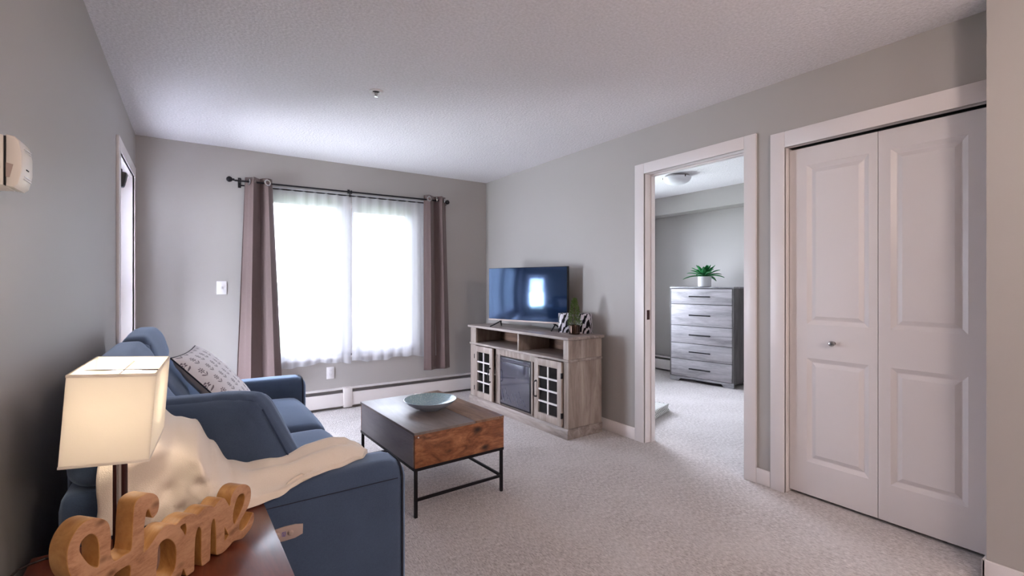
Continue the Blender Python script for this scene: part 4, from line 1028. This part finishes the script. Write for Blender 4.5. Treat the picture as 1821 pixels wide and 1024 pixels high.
# bedroom: dresser, plant, folded throw ---------------------------------------------------
DR = empty('dresser', (5.268, 3.174, 0), radians(8.67)); tag(DR, 'tall grey wood dresser with five drawers in the bedroom', 'dresser')
Wd, Dd, Hd = 0.812, 0.36, 1.198
MB().box(0.0, Dd, 0, 0.018, 0.04, Hd - 0.018, bev=0.001).build('side_panel', M['grey_wood_side'], DR)
MB().box(0.0, Dd, Wd - 0.018, Wd, 0.04, Hd - 0.018, bev=0.001).build('side_panel', M['grey_wood_side'], DR)
MB().box(-0.002, Dd + 0.002, -0.002, Wd + 0.002, Hd - 0.018, Hd, bev=0.0015).build('top_panel', M['grey_wood'], DR)
MB().box(Dd - 0.01, Dd, 0.018, Wd - 0.018, 0.04, Hd - 0.018).build('back_panel', M['grey_wood_side'], DR)
MB().box(0.012, 0.03, 0.018, Wd - 0.018, 0.06, Hd - 0.02).build('front_frame', M['dark'], DR)
MB().prism([(0, 0), (0.115, 0), (0.145, 0.036), (Wd - 0.145, 0.036), (Wd - 0.115, 0), (Wd, 0), (Wd, 0.062), (0, 0.062)], 'X', -0.003, 0.017).build('base_apron', M['grey_wood'], DR)
for y in (0.0, Wd - 0.03): MB().box(Dd - 0.05, Dd - 0.02, y, y + 0.03, 0, 0.04).build('foot', M['grey_wood_side'], DR)
zs = [(0.984, 1.172), (0.734, 0.979), (0.507, 0.729), (0.283, 0.502), (0.066, 0.278)]
zs = [(0.984, 1.172), (0.713, 0.977), (0.490, 0.706), (0.286, 0.483), (0.067, 0.279)]
gh = [1.072, 0.845, 0.640, 0.405, 0.18]
gh = [0.5 * (a_ + b_) for a_, b_ in zs]
drm = []
for i in range(5):
    t = wood('grey_drawer_%d' % i, srgb(140, 137, 141), srgb(178, 175, 179), srgb(202, 199, 203), (9, 1.0, 9), 1.3, 0.5, dist=1.2)
    mp = [n for n in t.node_tree.nodes if n.type == 'MAPPING']
    for q in mp: q.inputs['Location'].default_value = (i * 3.1, i * 1.7, i * 2.3)
    drm.append(t)
for i, (a_, b_) in enumerate(zs):
    dw = MB().box(-0.006, 0.012, 0.020, Wd - 0.020, a_, b_, bev=0.0012).build('drawer', drm[i], DR)
    h = MB(); z = gh[i]
    h.tube([(-0.030, 0.27, z), (-0.030, 0.54, z)], 0.0075, 8).tube([(-0.006, 0.295, z), (-0.028, 0.295, z)], 0.005, 8).tube([(-0.006, 0.515, z), (-0.028, 0.515, z)], 0.005, 8)
    h.build('handle', M['black_metal'], dw)
# plant on dresser
PL = empty('potted_plant', (5.36, 3.62, Hd)); tag(PL, 'green agave style plant in a white pot on top of the grey dresser', 'potted plant')
MB().lathe([(0, 0), (0.066, 0), (0.078, 0.010), (0.080, 0.12), (0.078, 0.132), (0.070, 0.132), (0.070, 0.118), (0, 0.118)], 32).build('pot', M['pot_white'], PL)
for i in range(24):
    az = i * 2.399; el = radians(8 + 62 * (i / 24) ** 0.8); ln = 0.235 - 0.07 * (i / 24) + 0.03 * random.random()
    lf = MB(); nU = 12
    d0 = Vector((cos(az), sin(az), 0)); sd = Vector((-sin(az), cos(az), 0))
    def lfn(u, v, up=0.0):
        r = ln * u; wdt = 0.027 * (sin(pi * min(1, (u * 0.86 + 0.12))) ** 0.8)
        z = 0.125 + r * sin(el) - 0.35 * r * r / ln * (1.0 - i / 30)
        c = d0 * (0.012 + r * cos(el)) + Vector((0, 0, z + 0.008 * sin(el) * 0)); w_ = (v - 0.5) * 2
        return c + sd * w_ * wdt + Vector((0, 0, 1)) * (abs(w_) * wdt * 0.45)
    lf.grid(lfn, nU, 5)
    o = lf.build('leaf', M['leaf'], PL, recalc=False, angle=80)
    s_ = o.modifiers.new('thick', 'SOLIDIFY'); s_.thickness = 0.004; s_.offset = 0
# folded throw on bedroom floor
FT = empty('folded_blanket', (3.84, 2.97, 0), radians(18.5)); tag(FT, 'folded grey and white fringed blanket on the bedroom carpet by the doorway', 'blanket')
m = MB().softbox(-0.62, 0, 0, 0.42, 0.0, 0.036, 0.017, 10).softbox(-0.61, -0.008, 0.006, 0.41, 0.034, 0.072, 0.018, 10, warp=lambda p, u: p + Vector((0, 0, 0.006 * noise.noise(p * 8))))
m.build('folds', M['fold'], FT)
m = MB()
for i in range(10):
    y = 0.02 + i * 0.042; m.tube([(-0.01, y, 0.068), (0.02, y + 0.004, 0.066), (0.036, y + 0.01, 0.052 - 0.01 * (i % 2))], [0.006, 0.005, 0.008], 6)
m.build('fringe', M['fold'], FT)

# repeats that belong together
for o in SC.objects:
    if o.parent is None and o.get('category'):
        c = o['category']; l = o.get('label', '')
        if c == 'candle holder': o['group'] = 'striped square vases on the media console'
        elif c == 'tree': o['group'] = 'trees outside the windows'
        elif c == 'curtain': o['group'] = 'sheer curtains over the window' if 'sheer' in l else 'brown grommet curtains at the window'
        elif c == 'heater': o['group'] = 'baseboard heaters'
        elif c == 'ceiling lamp': o['group'] = 'dome lamps on the ceiling'
